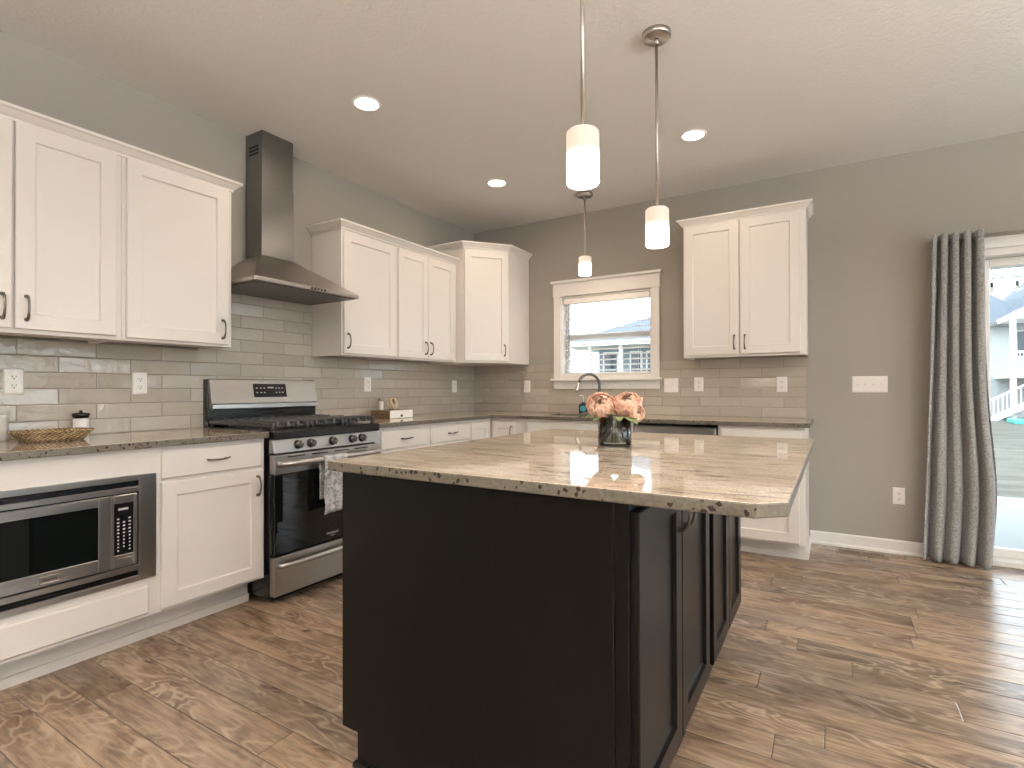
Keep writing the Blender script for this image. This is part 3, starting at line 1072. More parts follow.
b_ = MB().panel(ymw(-3.711), ymw(-3.650), 0.408, 0.436, yd0 + 0.0005, [(0, yd0 - 0.003), (0.002, yd0 - 0.005), (0.004, yd0 - 0.004), (0.006, yd0 - 0.004)]).build('badge', M['nickel'], dm_)
cp = MB()
kx0, kx1, kz0, kz1 = ymw(-3.468), ymw(-3.397), 0.449, 0.663
px0, px1 = xd + 0.002, ymw(-3.383)
cp.box(px0, kx0, yd0, yd1, za, zb, 0.002).box(kx1, px1, yd0, yd1, za, zb, 0.002).box(kx0, kx1, yd0, yd1, kz1, zb, 0.002).box(kx0, kx1, yd0, yd1, za, kz0, 0.002)
cp.box(kx0 + 0.008, kx1 - 0.006, yd0 - 0.002, yd0 + 0.002, 0.410, 0.435, 0.002)
cpo = cp.build('control_panel', M['steel_h'], mw)
kp = MB().box(kx0, kx1, yd0 + 0.002, yd1, kz0, kz1).build('keypad', M['black'], cpo)
mk = MB()
for c_ in range(3):
    x = kx0 + 0.014 + c_ * 0.021
    for r_ in range(10 if c_ != 1 else 9):
        z = 0.598 - r_ * 0.0145
        if c_ == 1 and r_ == 0:
            continue
        s_ = 0.0042 if r_ < 5 else 0.0028
        mk.box(x - s_, x + s_, yd0 + 0.0012, yd0 + 0.0022, z - 0.0028, z + 0.0028)
mk.build('key_lettering', M['mark'], kp)
MB().box(kx0 + 0.014, kx1 - 0.020, yd0 + 0.0012, yd0 + 0.0022, 0.634, 0.643).build('display', M['mark'], kp)


def text(body, size, mat, parent, loc, rot, name, extr=0.0004, sx=1.0):
    cu = bpy.data.curves.new(name, 'FONT')
    cu.body = body
    cu.size = size
    cu.extrude = extr
    cu.align_x = 'CENTER'
    cu.align_y = 'CENTER'
    cu.materials.append(mat)
    tmp = bpy.data.objects.new(name, cu)
    COL.objects.link(tmp)
    bpy.context.view_layer.update()
    me = bpy.data.meshes.new_from_object(tmp.evaluated_get(bpy.context.evaluated_depsgraph_get()))
    bpy.data.objects.remove(tmp)
    o_ = bpy.data.objects.new(name, me)
    COL.objects.link(o_)
    o_.parent = parent
    o_.location = loc
    o_.rotation_euler = rot
    o_.scale = (sx, 1, 1)
    return o_


text('FRIGIDAIRE', 0.0105, M['dark'], b_, ((ymw(-3.711) + ymw(-3.650)) / 2, yd0 - 0.0045, 0.422), (PI / 2, 0, 0), 'lettering', 0.0003, 0.85)

# ------------------------------------------------------------------ range
rg = thing('gas_range', 'stainless and black gas range below the hood', 'range', (-0.010, -2.387, 0), PI / 2)
HWR = 0.377
m_ = MB()
m_.box(-HWR + 0.002, HWR - 0.002, -0.645, -0.02, 0.03, 0.895, 0.003)
m_.box(-HWR + 0.05, HWR - 0.05, -0.60, -0.05, 0.0, 0.03)
m_.build('body', M['black'], rg)
m_ = MB().box(-HWR, HWR, -0.682, -0.02, 0.895, 0.920, 0.006, 2)
m_.box(-HWR, HWR, -0.688, -0.640, 0.870, 0.912, 0.005, 2)
m_.build('cooktop', M['black'], rg)
ct = ((-0.25, -0.17), (-0.25, -0.49), (0.0, -0.33), (0.25, -0.17), (0.25, -0.49))
for i, (x, y) in enumerate(ct):
    b_ = MB().lathe([(0, 0), (0.055, 0), (0.052, 0.006), (0.038, 0.010), (0.038, 0.016), (0.033, 0.021), (0, 0.022)], (x, y, 0.919))
    b_.build('burner', M['iron'], rg)
for k in range(3):
    x0 = -0.369 + k * 0.2467
    x1 = x0 + 0.2445
    m_ = MB()
    b_ = 0.011
    zt, zl = 0.964, 0.938
    ya, yb = -0.665, -0.055
    m_.box(x0, x1, ya + 0.012, ya + 0.012 + b_, zl - 0.004, zt - 0.018, 0.003).box(x0, x1, yb - b_, yb, zl - 0.004, zt - 0.018, 0.003)
    m_.box(x0, x0 + b_, ya, yb, zl - 0.004, zt - 0.006, 0.003).box(x1 - b_, x1, ya, yb, zl - 0.004, zt - 0.006, 0.003)
    n_ = 4
    for q in range(n_):
        xx = x0 + (q + 0.5) * (x1 - x0) / n_
        m_.box(xx - 0.010, xx + 0.010, ya - 0.006, ya + 0.19, zl - 0.004, zt, 0.006, 2)
        m_.box(xx - 0.010, xx + 0.010, yb - 0.19, yb + 0.002, zl - 0.004, zt, 0.006, 2)
    for yy in (-0.50, -0.36, -0.22):
        m_.box(x0, x1, yy - 0.006, yy + 0.006, zl, zt, 0.003)
    for yy in (ya + 0.02, yb - 0.02):
        for xx in (x0 + 0.015, x1 - 0.015):
            m_.box(xx - 0.008, xx + 0.008, yy - 0.008, yy + 0.008, 0.919, zl)
    m_.build('grate', M['iron'], rg)
# control panel, slightly sloped
t = bmesh.new()
pv = [(-HWR, -0.690, 0.800), (HWR, -0.690, 0.800), (HWR, -0.675, 0.870), (-HWR, -0.675, 0.870), (-HWR, -0.640, 0.800), (HWR, -0.640, 0.800), (HWR, -0.640, 0.870), (-HWR, -0.640, 0.870)]
vs = [t.verts.new(p) for p in pv]
for f_ in ((0, 1, 2, 3), (5, 4, 7, 6), (4, 0, 3, 7), (1, 5, 6, 2), (3, 2, 6, 7), (4, 5, 1, 0)):
    t.faces.new([vs[i] for i in f_])
bmesh.ops.bevel(t, geom=t.edges[:], offset=0.004, segments=2, affect='EDGES')
m_ = MB()
m_.add(t)
cpn = m_.build('control_panel', M['steel_h'], rg)
nrm = Vector((0, -0.070, 0.015)).normalized()
for x in (-0.231, -0.147, 0.003, 0.150, 0.226):
    p0 = Vector((x, -0.6825, 0.836))
    k_ = MB()
    k_.cyl(p0, p0 + nrm * 0.006, 0.026, 0.025, 24)
    k_.cyl(p0 + nrm * 0.006, p0 + nrm * 0.032, 0.0215, 0.018, 24, 0.002)
    a_, b_ = p0 + nrm * 0.024, p0 + nrm * 0.038
    k_.box(x - 0.005, x + 0.005, b_.y, a_.y, 0.836 - 0.017, 0.836 + 0.022, 0.002)
    k_.build('knob', M['darkchrome'], rg)
m_ = MB()
yd = -0.645
m_.box(-HWR + 0.001, HWR - 0.001, -0.692, yd - 0.001, 0.688, 0.790, 0.005, 2)
od = m_.build('oven_door', M['steel_h'], rg)
MB().box(-HWR + 0.001, HWR - 0.001, -0.690, yd - 0.001, 0.262, 0.687, 0.005, 2).build('door_glass', M['blackglass'], od)
m_ = MB()
for k in range(4):
    x0 = -0.30 + k * 0.155
    m_.box(x0, x0 + 0.11, -0.6932, -0.690, 0.772, 0.779)
m_.build('vent_slots', M['dark'], od)


def bar_handle(z, yface, stand, half, r):
    pts = [(-half, yface + 0.004, z), (-half + 0.006, yface - stand * 0.55, z + 0.001), (-half + 0.03, yface - stand * 0.95, z + 0.002)]
    n_ = 10
    for i in range(n_ + 1):
        x = -half + 0.06 + (2 * half - 0.12) * i / n_
        pts.append((x, yface - stand - 0.006 * (1 - (x / half) ** 2), z + 0.002))
    pts += [(half - 0.03, yface - stand * 0.95, z + 0.002), (half - 0.006, yface - stand * 0.55, z + 0.001), (half, yface + 0.004, z)]
    return MB().tube(pts, r, 12)


bar_handle(0.742, -0.692, 0.044, 0.352, 0.0165).build('handle', M['steel_h'], od)
text('FRIGIDAIRE', 0.017, M['mark'], od, (0.0, -0.6905, 0.305), (PI / 2, 0, 0), 'logo', 0.0006)
text('GALLERY', 0.0085, M['mark'], od, (0.0, -0.6905, 0.290), (PI / 2, 0, 0), 'logo', 0.0006)
m_ = MB().box(-HWR + 0.001, HWR - 0.001, -0.690, yd - 0.001, 0.048, 0.254, 0.005, 2)
dw_ = m_.build('storage_drawer', M['steel_h'], rg)
bar_handle(0.208, -0.690, 0.032, 0.352, 0.0145).build('handle', M['steel_h'], dw_)
# backguard: side profile swept across
prof = [(-0.020, 0.915), (-0.020, 1.196), (-0.055, 1.200), (-0.075, 1.190), (-0.098, 1.052), (-0.108, 1.046), (-0.108, 1.022), (-0.070, 1.018), (-0.070, 0.915)]


def across(prof_, x0, x1):
    t_ = bmesh.new()
    a_ = [t_.verts.new((x0, y, z)) for y, z in prof_]
    b_ = [t_.verts.new((x1, y, z)) for y, z in prof_]
    n_ = len(prof_)
    t_.faces.new(a_)
    t_.faces.new(list(reversed(b_)))
    for i in range(n_):
        t_.faces.new((a_[i], a_[(i + 1) % n_], b_[(i + 1) % n_], b_[i]))
    bmesh.ops.recalc_face_normals(t_, faces=t_.faces)
    m2 = MB()
    m2.add(t_)
    return m2


bgd = across([(-0.020, 0.920), (-0.020, 1.196), (-0.050, 1.196), (-0.068, 1.018), (-0.068, 0.920)], -HWR + 0.001, HWR - 0.001).build('backguard', M['black'], rg)
across([(-0.030, 1.1965), (-0.052, 1.201), (-0.066, 1.194), (-0.094, 1.054), (-0.106, 1.047), (-0.107, 1.024), (-0.098, 1.018), (-0.069, 1.018), (-0.0505, 1.1965)], -HWR + 0.010, HWR - 0.006).build('backguard_face', M['steel_h'], rg)
sl_ = (0.094 - 0.066) / (1.194 - 1.054)


def yface(z):
    return -0.066 - (1.194 - z) * sl_


t = bmesh.new()
q = [(-0.098, 1.172), (0.134, 1.172), (0.134, 1.088), (-0.098, 1.088)]
fr_ = [t.verts.new((x, yface(z) - 0.002, z)) for x, z in q]
bk_ = [t.verts.new((x, yface(z) + 0.002, z)) for x, z in q]
t.faces.new(fr_)
for i in range(4):
    t.faces.new((fr_[i], fr_[(i + 1) % 4], bk_[(i + 1) % 4], bk_[i]))
bmesh.ops.recalc_face_normals(t, faces=t.faces)
m_ = MB()
m_.add(t)
dsp = m_.build('display_panel', M['black'], rg)
m_ = MB()
for z, xs_ in ((1.145, (-0.075, -0.048, -0.024, 0.060, 0.083, 0.106)), (1.117, (-0.075, -0.048, -0.024, 0.060, 0.083, 0.106))):
    for x in xs_:
        yy = yface(z) - 0.0026
        m_.box(x - 0.006, x + 0.006, yy, yy + 0.001, z - 0.0035, z + 0.0035)
m_.build('key_lettering', M['mark'], dsp)
yy = yface(1.147) - 0.0026
MB().box(0.0, 0.042, yy, yy + 0.001, 1.141, 1.153).build('clock', M['mark'], dsp)

# towel folded over the oven handle
tw = MB()
t = bmesh.new()
prof = []
hy, hz, hr = -0.741, 0.744, 0.0198
for i in range(14):
    prof.append((hy - hr - 0.004 * math.sin(i * 0.6), 0.438 + i * (hz - 0.438) / 14))
for i in range(9):
    a = PI - PI * i / 8
    prof.append((hy + hr * math.cos(a), hz + hr * math.sin(a)))
for i in range(12):
    prof.append((hy + hr + 0.001, hz - 0.005 - i * 0.020))
NX = 14
gr = []
for j in range(NX + 1):
    u = j / NX
    x = -0.119 + 0.165 * u
    col = []
    for i, (y, z) in enumerate(prof):
        low = max(0.0, (hz - z) / 0.3)
        wob = 0.0035 * math.sin(u * 13) * low
        if i < 14:
            col.append(t.verts.new((x + 0.004 * low * math.sin(i), y - abs(wob) * 1.6, z + 0.006 * math.sin(u * 3.0) * (1 if i == 0 else 0))))
        else:
            col.append(t.verts.new((x, y + (0 if i < 23 else min(0.0, wob)), z)))
    gr.append(col)
for j in range(NX):
    for i in range(len(prof) - 1):
        f_ = t.faces.new((gr[j][i], gr[j + 1][i], gr[j + 1][i + 1], gr[j][i + 1]))
        f_.smooth = True
tw.add(t)
two = tw.build('dish_towel', M['towel'], None, (-0.010, -2.385, 0), (0, 0, PI / 2))
sd = two.modifiers.new('thick', 'SOLIDIFY')
sd.thickness = 0.0025
sd.offset = 0
tag(two, 'grey and white dish towel hanging over the oven door handle', 'towel')

# ------------------------------------------------------------------ range hood
hd = thing('range_hood', 'stainless chimney range hood on the wall above the range', 'range hood', (0, -2.388, 0), PI / 2)
HW2 = 0.371
t = bmesh.new()
zl0, zl1, zp = 1.732, 1.754, 1.962
yl = -0.50
bot = [t.verts.new(p) for p in ((-HW2, -0.011, zl0), (HW2, -0.011, zl0), (HW2, yl, zl0), (-HW2, yl, zl0))]
mid = [t.verts.new(p) for p in ((-HW2, -0.011, zl1), (HW2, -0.011, zl1), (HW2, yl, zl1), (-HW2, yl, zl1))]
top = [t.verts.new(p) for p in ((-0.114, -0.011, zp), (0.118, -0.011, zp), (0.118, -0.178, zp), (-0.114, -0.178, zp))]
t.faces.new(list(reversed(bot)))
for a_, b_ in ((bot, mid), (mid, top)):
    for i in range(4):
        t.faces.new((a_[i], a_[(i + 1) % 4], b_[(i + 1) % 4], b_[i]))
t.faces.new(top)
bmesh.ops.recalc_face_normals(t, faces=t.faces)
bmesh.ops.bevel(t, geom=t.edges[:], offset=0.002, segments=1, affect='EDGES')
m_ = MB()
m_.add(t)
m_.build('canopy', M['steel_d'], hd)
MB().box(-HW2 + 0.02, HW2 - 0.02, yl + 0.02, -0.03, zl0 - 0.006, zl0 - 0.0005).build('filter_panel', paint('hood_filter_steel', (0.16, 0.15, 0.14), 0.4, 1.0, vary=0.05), hd)
MB().box(-0.112, 0.116, -0.176, -0.011, zp, 2.415, 0.0015).build('chimney', M['steel_dim'], hd)
ch = MB().box(-0.108, 0.112, -0.172, -0.003, 2.415, 2.738, 0.0015).build('chimney_extension', M['steel_dim'], hd)
m_ = MB()
for k in range(3):
    m_.box(-0.1095, -0.107, -0.135, -0.04, 2.598 + k * 0.022, 2.611 + k * 0.022)
m_.build('vent_slots', M['dark'], ch)
m_ = MB()
for k in range(5):
    m_.cyl((-0.002 + k * 0.024, yl - 0.0002, 1.7435), (-0.002 + k * 0.024, yl - 0.005, 1.7435), 0.0068, seg=12)
m_.build('push_buttons', M['dark'], hd)

# ------------------------------------------------------------------ island
isl = thing('kitchen_island', 'dark espresso kitchen island cabinet with granite overhang in the middle of the room', 'island', (0, 0, 0))
IY0, IY1 = -3.365, -1.850
MB().prism([(1.886, IY0 + 0.020), (2.787, IY0 + 0.020), (2.787, IY1), (1.886, IY1)], 0.10, ZC0 - 0.001).prism([(1.955, IY0 + 0.020), (2.70, IY0 + 0.020), (2.70, IY1), (1.955, IY1)], 0, 0.10).build('body', M['espresso'], isl)
t = bmesh.new()
pp = [(1.876, 0.100), (1.942, 0.100), (1.942, 0.0), (2.754, 0.0), (2.754, ZC0 - 0.001), (1.876, ZC0 - 0.001)]
a_ = [t.verts.new((x, IY0, z)) for x, z in pp]
b_ = [t.verts.new((x, IY0 + 0.019, z)) for x, z in pp]
t.faces.new(a_)
t.faces.new(list(reversed(b_)))
for i in range(len(pp)):
    t.faces.new((a_[i], a_[(i + 1) % 6], b_[(i + 1) % 6], b_[i]))
bmesh.ops.recalc_face_normals(t, faces=t.faces)
bmesh.ops.bevel(t, geom=t.edges[:], offset=0.002, segments=1, affect='EDGES')
m_ = MB()
m_.add(t)
m_.build('end_panel', M['espresso'], isl)
MB().box(2.7555, 2.788, IY0 + 0.002, IY0 + 0.0195, 0.0, ZC0 - 0.001, 0.0015).build('corner_stile', M['espresso'], isl)
MB().tube([(1.938, IY0 - 0.005, 0.009), (2.787, IY0 - 0.005, 0.009)], 0.011, 10).build('shoe_moulding', M['espresso'], isl)
ids = bpy.data.objects
XF = 2.788
segs = ((-3.350, -2.965, 1), (-2.959, -2.575, 2), (-2.505, -2.181, 0), (-2.175, -1.855, 0))
for (a_, b_, hk) in segs:
    L = b_ - a_
    dmb = MB().panel(0.0, L, 0.150, 0.860, 0, [(0, -0.017), (0.003, -0.020), (0.060, -0.020), (0.064, -0.010), (0.070, -0.009)])
    d_ = dmb.build('door', M['espresso'], isl, (XF, a_, 0), (0, 0, PI / 2))
    if hk:
        place(PULL, 'handle', d_, (L - 0.03 if hk == 1 else 0.03, -0.020, 0.79))
ISL = [(1.835, -3.387), (3.046, -3.387), (3.101, -3.338), (3.104, -1.858), (3.098, -1.850), (1.835, -1.850)]
tag(MB().prism(ISL, ZC0, ZC1, 0.004).build('island_countertop', M['granite']), 'cream polished granite top on the dark island, with clipped corner', 'countertop')

# ------------------------------------------------------------------ vase of peonies
VX, VY = 2.452, -2.535
vs_ = thing('flower_vase', 'clear glass cylinder vase lined with dark leaves on the island', 'vase', (VX, VY, ZC1))
MB().lathe([(0, 0.0), (0.061, 0.0), (0.064, 0.003), (0.064, 0.112), (0.0605, 0.112), (0.0605, 0.018), (0, 0.016)], seg=40).build('glass', M['vaseglass'], vs_)
MB().lathe([(0, 0.026), (0.059, 0.026), (0.059, 0.104), (0, 0.104)], seg=40).build('leaf_lining', M['leafdark'], vs_)


def petal(m_, c, q_, az, r, w, th0, th1, flare, rnd):
    """cupped petal lying on a ball of radius r, from polar angle th0 (under) up to th1, lip flared outwards"""
    t_ = bmesh.new()
    NU, NV = 9, 9
    g_ = []
    k1, k2 = rnd.uniform(0, 6), rnd.uniform(0, 6)
    for i in range(NU + 1):
        u_ = i / NU
        row = []
        for j in range(NV + 1):
            v_ = j / NV * 2 - 1
            lip = u_ * (1 - 0.16 * abs(v_) ** 2.5 - 0.05 * math.cos(v_ * 9 + k1))
            th = th0 + (th1 - th0) * lip
            wv = w * (0.35 + 0.65 * math.sin(PI * min(1.0, 0.08 + 0.62 * u_)))
            ph = az + v_ * wv
            rr = r * (1 + flare * u_ ** 4 + 0.05 * abs(v_) ** 3 + 0.035 * u_ * math.sin(v_ * 7 + k2))
            row.append(t_.verts.new((rr * math.sin(th) * math.cos(ph), rr * math.sin(th) * math.sin(ph), rr * math.cos(th))))
        g_.append(row)
    for i in range(NU):
        for j in range(NV):
            f__ = t_.faces.new((g_[i][j], g_[i][j + 1], g_[i + 1][j + 1], g_[i + 1][j]))
            f__.smooth = True
    m_.add(t_, Matrix.Translation(c) @ q_)


def peony(label, pos, axis, size, seed, leaves):
    rnd = random.Random(seed)
    th = thing('peony', label, 'flower', (VX, VY, ZC1), 0, 'peach peonies in the vase')
    axis = Vector(axis).normalized()
    q_ = Vector((0, 0, 1)).rotation_difference(axis).to_matrix().to_4x4()
    base = Vector(pos) - axis * size * 0.92
    m_ = MB()
    for ring, (n_, rr, w, t1, fl) in enumerate(((5, 1.00, 0.80, 1.22, 0.16), (5, 0.94, 0.78, 0.86, 0.08), (5, 0.84, 0.76, 0.62, 0.02), (4, 0.72, 0.80, 0.50, 0.0), (4, 0.56, 0.80, 0.42, 0.0), (3, 0.40, 0.90, 0.36, 0.0))):
        for k in range(n_):
            az = 2 * PI * k / n_ + ring * 0.63 + rnd.uniform(-0.2, 0.2)
            petal(m_, Vector(pos), q_, az, size * rr * rnd.uniform(0.95, 1.05), w, 2.75, t1 + rnd.uniform(-0.14, 0.14), fl * rnd.uniform(0.4, 1.5), rnd)
    bl_ = m_.build('bloom', M['petal'], th)
    sd_ = bl_.modifiers.new('thick', 'SOLIDIFY')
    sd_.thickness = 0.0012
    sd_.offset = 0
    MB().tube([base - axis * 0.004, base - axis * size * 0.4 + Vector((0, 0, -0.01)), Vector((pos[0] * 0.45, pos[1] * 0.45, 0.104))], 0.003, 8).build('stem', M['leaf'], th)
    for (px, py, pz, az, tilt, ln) in leaves:
        t_ = bmesh.new()
        g_ = []
        for i in range(9):
            u_ = i / 8
            wv = 0.32 * ln * math.sin(PI * min(1, u_ * 0.97 + 0.02)) ** 0.8
            dr_ = ln * u_
            zz_ = math.sin(tilt) * dr_ - 0.5 * ln * u_ * u_ * 0.8
            g_.append([t_.verts.new((dr_ * math.cos(tilt * 0.6), v_ * wv, zz_ + 0.12 * wv * abs(v_))) for v_ in (-1, -0.4, 0.4, 1)])
        for i in range(8):
            for j in range(3):
                t_.faces.new((g_[i][j], g_[i][j + 1], g_[i + 1][j + 1], g_[i + 1][j])).smooth = True
        lm = MB()
        lm.add(t_, Matrix.Translation((px, py, pz)) @ Matrix.Rotation(az, 4, 'Z'))
        lo_ = lm.build('leaf', M['leaf'], th)
        lo_.modifiers.new('thick', 'SOLIDIFY').thickness = 0.001


# camera looks along (-0.5, 0.85): screen-right is (0.855, 0.517)
peony('open peach peony on the left of the bunch in the vase, its heart showing', (-0.046, -0.025, 0.152), (0.12, -0.80, 0.58), 0.050, 4,
      [(-0.058, -0.02, 0.115, R(205), 0.5, 0.075), (-0.05, -0.05, 0.114, R(240), 0.3, 0.06), (-0.03, -0.06, 0.113, R(255), 0.1, 0.05)])
peony('largest peach peony, full and rounded, in the middle of the bunch in the vase', (0.046, 0.012, 0.160), (0.05, -0.50, 0.85), 0.053, 9,
      [(0.0, -0.062, 0.116, R(285), 0.6, 0.05), (0.03, -0.058, 0.114, R(300), 0.2, 0.06)])
peony('small peach peony drooping on the right side of the bunch in the vase', (0.090, -0.015, 0.128), (0.75, -0.45, 0.30), 0.031, 15,
      [(0.064, 0.01, 0.112, R(10), 0.2, 0.06), (0.05, -0.04, 0.113, R(330), 0.1, 0.075)])

# ------------------------------------------------------------------ small things on the counters
bk = thing('woven_tray', 'shallow oblong woven tray on the granite counter under the left outlets', 'tray', (0.250, -3.546, ZC1 + 0.001), R(3))
t = bmesh.new()


def sup(a_, b_, n_, z, seg=40):
    out = []
    for k in range(seg):
        th = 2 * PI * k / seg
        c_, s__ = math.cos(th), math.sin(th)
        out.append((a_ * abs(c_) ** n_ * (1 if c_ >= 0 else -1), b_ * abs(s__) ** n_ * (1 if s__ >= 0 else -1), z))
    return out


rings = []
for a_, b_, z in ((0.02, 0.03, 0.0), (0.074, 0.104, 0.0), (0.082, 0.114, 0.012), (0.090, 0.126, 0.028), (0.098, 0.138, 0.041), (0.092, 0.131, 0.043), (0.084, 0.120, 0.028), (0.074, 0.104, 0.010), (0.02, 0.03, 0.008)):
    rings.append([t.verts.new(p) for p in sup(a_, b_, 0.62, z)])
for a_, b_ in zip(rings, rings[1:]):
    for k in range(40):
        t.faces.new((a_[k], a_[(k + 1) % 40], b_[(k + 1) % 40], b_[k])).smooth = True
t.faces.new(list(reversed(rings[0])))
t.faces.new(rings[-1])
m_ = MB()
m_.add(t)
m_.build('weave', M['wicker'], bk)
m_ = MB()
pr = [Vector(p) for p in sup(0.097, 0.137, 0.62, 0.042, 60)]
m_.tube(pr + [pr[0]], 0.0055, 6)
m_.build('rim', M['wicker'], bk)

jr = thing('ceramic_jar', 'small white jar with a black lid behind the woven tray', 'jar', (0.070, -3.378, ZC1 + 0.001))
MB().lathe([(0, 0), (0.029, 0), (0.031, 0.004), (0.031, 0.080), (0.028, 0.084), (0, 0.084)]).build('jar_body', M['plastic'], jr)
MB().lathe([(0, 0.0845), (0.030, 0.0845), (0.036, 0.102), (0.033, 0.109), (0.008, 0.111), (0.007, 0.116), (0.009, 0.120), (0, 0.123)]).build('lid', M['black'], jr)

cj = thing('ceramic_canister', 'plain white ceramic canister at the left edge of the counter beside the woven tray', 'canister', (0.085, -3.702, ZC1 + 0.001))
MB().lathe([(0, 0), (0.052, 0), (0.055, 0.005), (0.055, 0.098), (0.058, 0.101), (0.058, 0.112), (0.052, 0.114), (0.049, 0.108), (0.049, 0.01), (0, 0.008)]).build('canister_body', M['plastic'], cj)

wd_m = paint('brown_box_wood', (0.15, 0.095, 0.050), 0.5, vary=0.3)
bx_ = thing('storage_box', 'low brown wooden box with a white front on the counter right of the range', 'box', (0.24, -1.435, ZC1 + 0.001))
m_ = MB()
m_.box(-0.10, 0.098, -0.135, 0.110, 0.0, 0.024, 0.002).box(-0.10, 0.098, -0.135, 0.110, 0.030, 0.060, 0.003).box(-0.096, 0.094, -0.130, 0.105, 0.024, 0.030)
m_.build('box_body', wd_m, bx_)
MB().box(0.0985, 0.110, -0.135, 0.110, 0.0, 0.061, 0.004, 2).build('front_panel', M['plastic'], bx_)
MB().cyl((0.110, -0.02, 0.020), (0.120, -0.02, 0.020), 0.009, seg=14).build('knob', M['pull'], bx_)
sk_ = thing('salt_shaker', 'slim pale grey shaker standing on the wooden box', 'shaker', (0.185, -1.505, ZC1 + 0.062))
MB().lathe([(0, 0), (0.021, 0), (0.022, 0.004), (0.0205, 0.070), (0, 0.070)]).build('shaker_body', paint('pale_stoneware', (0.55, 0.53, 0.50), 0.4, vary=0.1), sk_)
MB().lathe([(0, 0.0705), (0.021, 0.0705), (0.021, 0.086), (0.015, 0.094), (0, 0.096)]).build('cap', M['nickel'], sk_)
kn = thing('knot_ornament', 'round cream and brown ornament on the wooden box beside the shaker', 'ornament', (0.225, -1.42, ZC1 + 0.062))
m_ = MB()
for k in range(3):
    a = k * PI / 3
    pts = []
    for i in range(25):
        th = 2 * PI * i / 24
        v = Vector((math.cos(th) * 0.036, math.sin(th) * 0.036, 0))
        v = Matrix.Rotation(R(70), 3, 'X') @ v
        v = Matrix.Rotation(a, 3, 'Z') @ v
        pts.append(v + Vector((0, 0, 0.048)))
    m_.tube(pts, 0.012, 8)
m_.build('knot', paint('cream_ceramic', (0.58, 0.47, 0.33), 0.45, vary=0.35), kn)
MB().lathe([(0, 0), (0.022, 0), (0.018, 0.004), (0.010, 0.006), (0, 0.006)]).build('foot', wd_m, kn)


# ------------------------------------------------------------------ outlets and switches
def plate(name, label, cat, loc, rotz, kind, gangs=1, group=None):
    th = thing(name, label, cat, loc, rotz, group)
    w = 0.036 * 2 + 0.046 * (gangs - 1)
    MB().panel(-w / 2, w / 2, -0.058, 0.058, 0.0, [(0, -0.002), (0.004, -0.006), (0.010, -0.0065)]).build('cover_plate', M['plastic'], th)
    for k in range(gangs):
        x = (k - (gangs - 1) / 2) * 0.046
        if kind == 'outlet':
            for z in (-0.020, 0.020):
                r_ = MB()
                r_.cyl((x, -0.006, z), (x, -0.0085, z), 0.0165, seg=20)
                s_ = r_.build('socket', M['plastic'], th)
                MB().box(x - 0.008, x - 0.0055, -0.0092, -0.0086, z - 0.001, z + 0.007).box(x + 0.0055, x + 0.008, -0.0092, -0.0086, z - 0.001, z + 0.007).cyl((x, -0.0086, z - 0.0075), (x, -0.0092, z - 0.0075), 0.003, seg=10).build('slots', M['dark'], s_)
        else:
            t_ = bmesh.new()
            bmesh.ops.create_cube(t_, size=1.0, matrix=Matrix.Translation((x, -0.011, 0.004)) @ Matrix.Rotation(R(28), 4, 'X') @ Matrix.Diagonal((0.009, 0.020, 0.010, 1)))
            m2 = MB()
            m2.box(x - 0.007, x + 0.007, -0.0075, -0.006, -0.014, 0.014, 0.0005)
            m2.add(t_)
            m2.build('toggle', M['plastic'], th)
    return th


EL = 'white outlets on the tile'
q9 = TT + 0.0006
plate('wall_outlet', 'white duplex outlet at the far left, on the tile above the woven tray', 'outlet', (q9, -3.608, 1.174), PI / 2, 'outlet', 1, EL)
plate('wall_outlet', 'white duplex outlet on the tile between the woven tray and the range', 'outlet', (q9, -3.098, 1.170), PI / 2, 'outlet', 1, EL)
plate('wall_outlet', 'white duplex outlet on the tile above the wooden box', 'outlet', (q9, -1.475, 1.174), PI / 2, 'outlet', 1, EL)
plate('wall_outlet', 'white duplex outlet on the left wall tile near the room corner', 'outlet', (q9, -0.345, 1.162), PI / 2, 'outlet', 1, EL)
plate('wall_outlet', 'white duplex outlet on the back wall tile left of the window, under the corner cabinet', 'outlet', (0.635, -q9, 1.160), 0, 'outlet', 1, EL)
plate('light_switch', 'white two-toggle switch plate on the tile just right of the window', 'switch', (2.017, -q9, 1.162), 0, 'toggle', 2)
plate('wall_outlet', 'white duplex outlet on the tile just right of the two-toggle switch', 'outlet', (2.240, -q9, 1.168), 0, 'outlet', 1, EL)
plate('wall_outlet', 'white duplex outlet on the tile near the right end of the back counter', 'outlet', (2.844, -q9, 1.165), 0, 'outlet', 1, EL)
plate('light_switch', 'wide white four-toggle switch plate on the greige wall between cabinet and curtain', 'switch', (3.395, -0.0006, 1.162), 0, 'toggle', 4)
plate('wall_outlet', 'white duplex outlet low on the greige wall beside the curtain', 'outlet', (3.558, -0.0006, 0.395), 0, 'outlet', 1)

# floor register
fv = thing('floor_vent', 'bronze metal floor register beside the baseboard', 'vent', (3.335, -0.125, 0.0005), R(0))
MB().box(-0.152, 0.152, -0.065, 0.060, 0.0, 0.004, 0.002).build('register_frame', paint('bronze_beige_metal', (0.28, 0.21, 0.15), 0.45, 0.6, vary=0.05), fv)
m_ = MB()
for k in range(26):
    x = -0.122 + k * 0.0097 + (0.004 if k >= 13 else -0.004)
    m_.box(x - 0.0026, x + 0.0026, -0.038, 0.034, 0.004, 0.0046)
m_.build('slots', M['dark'], fv)

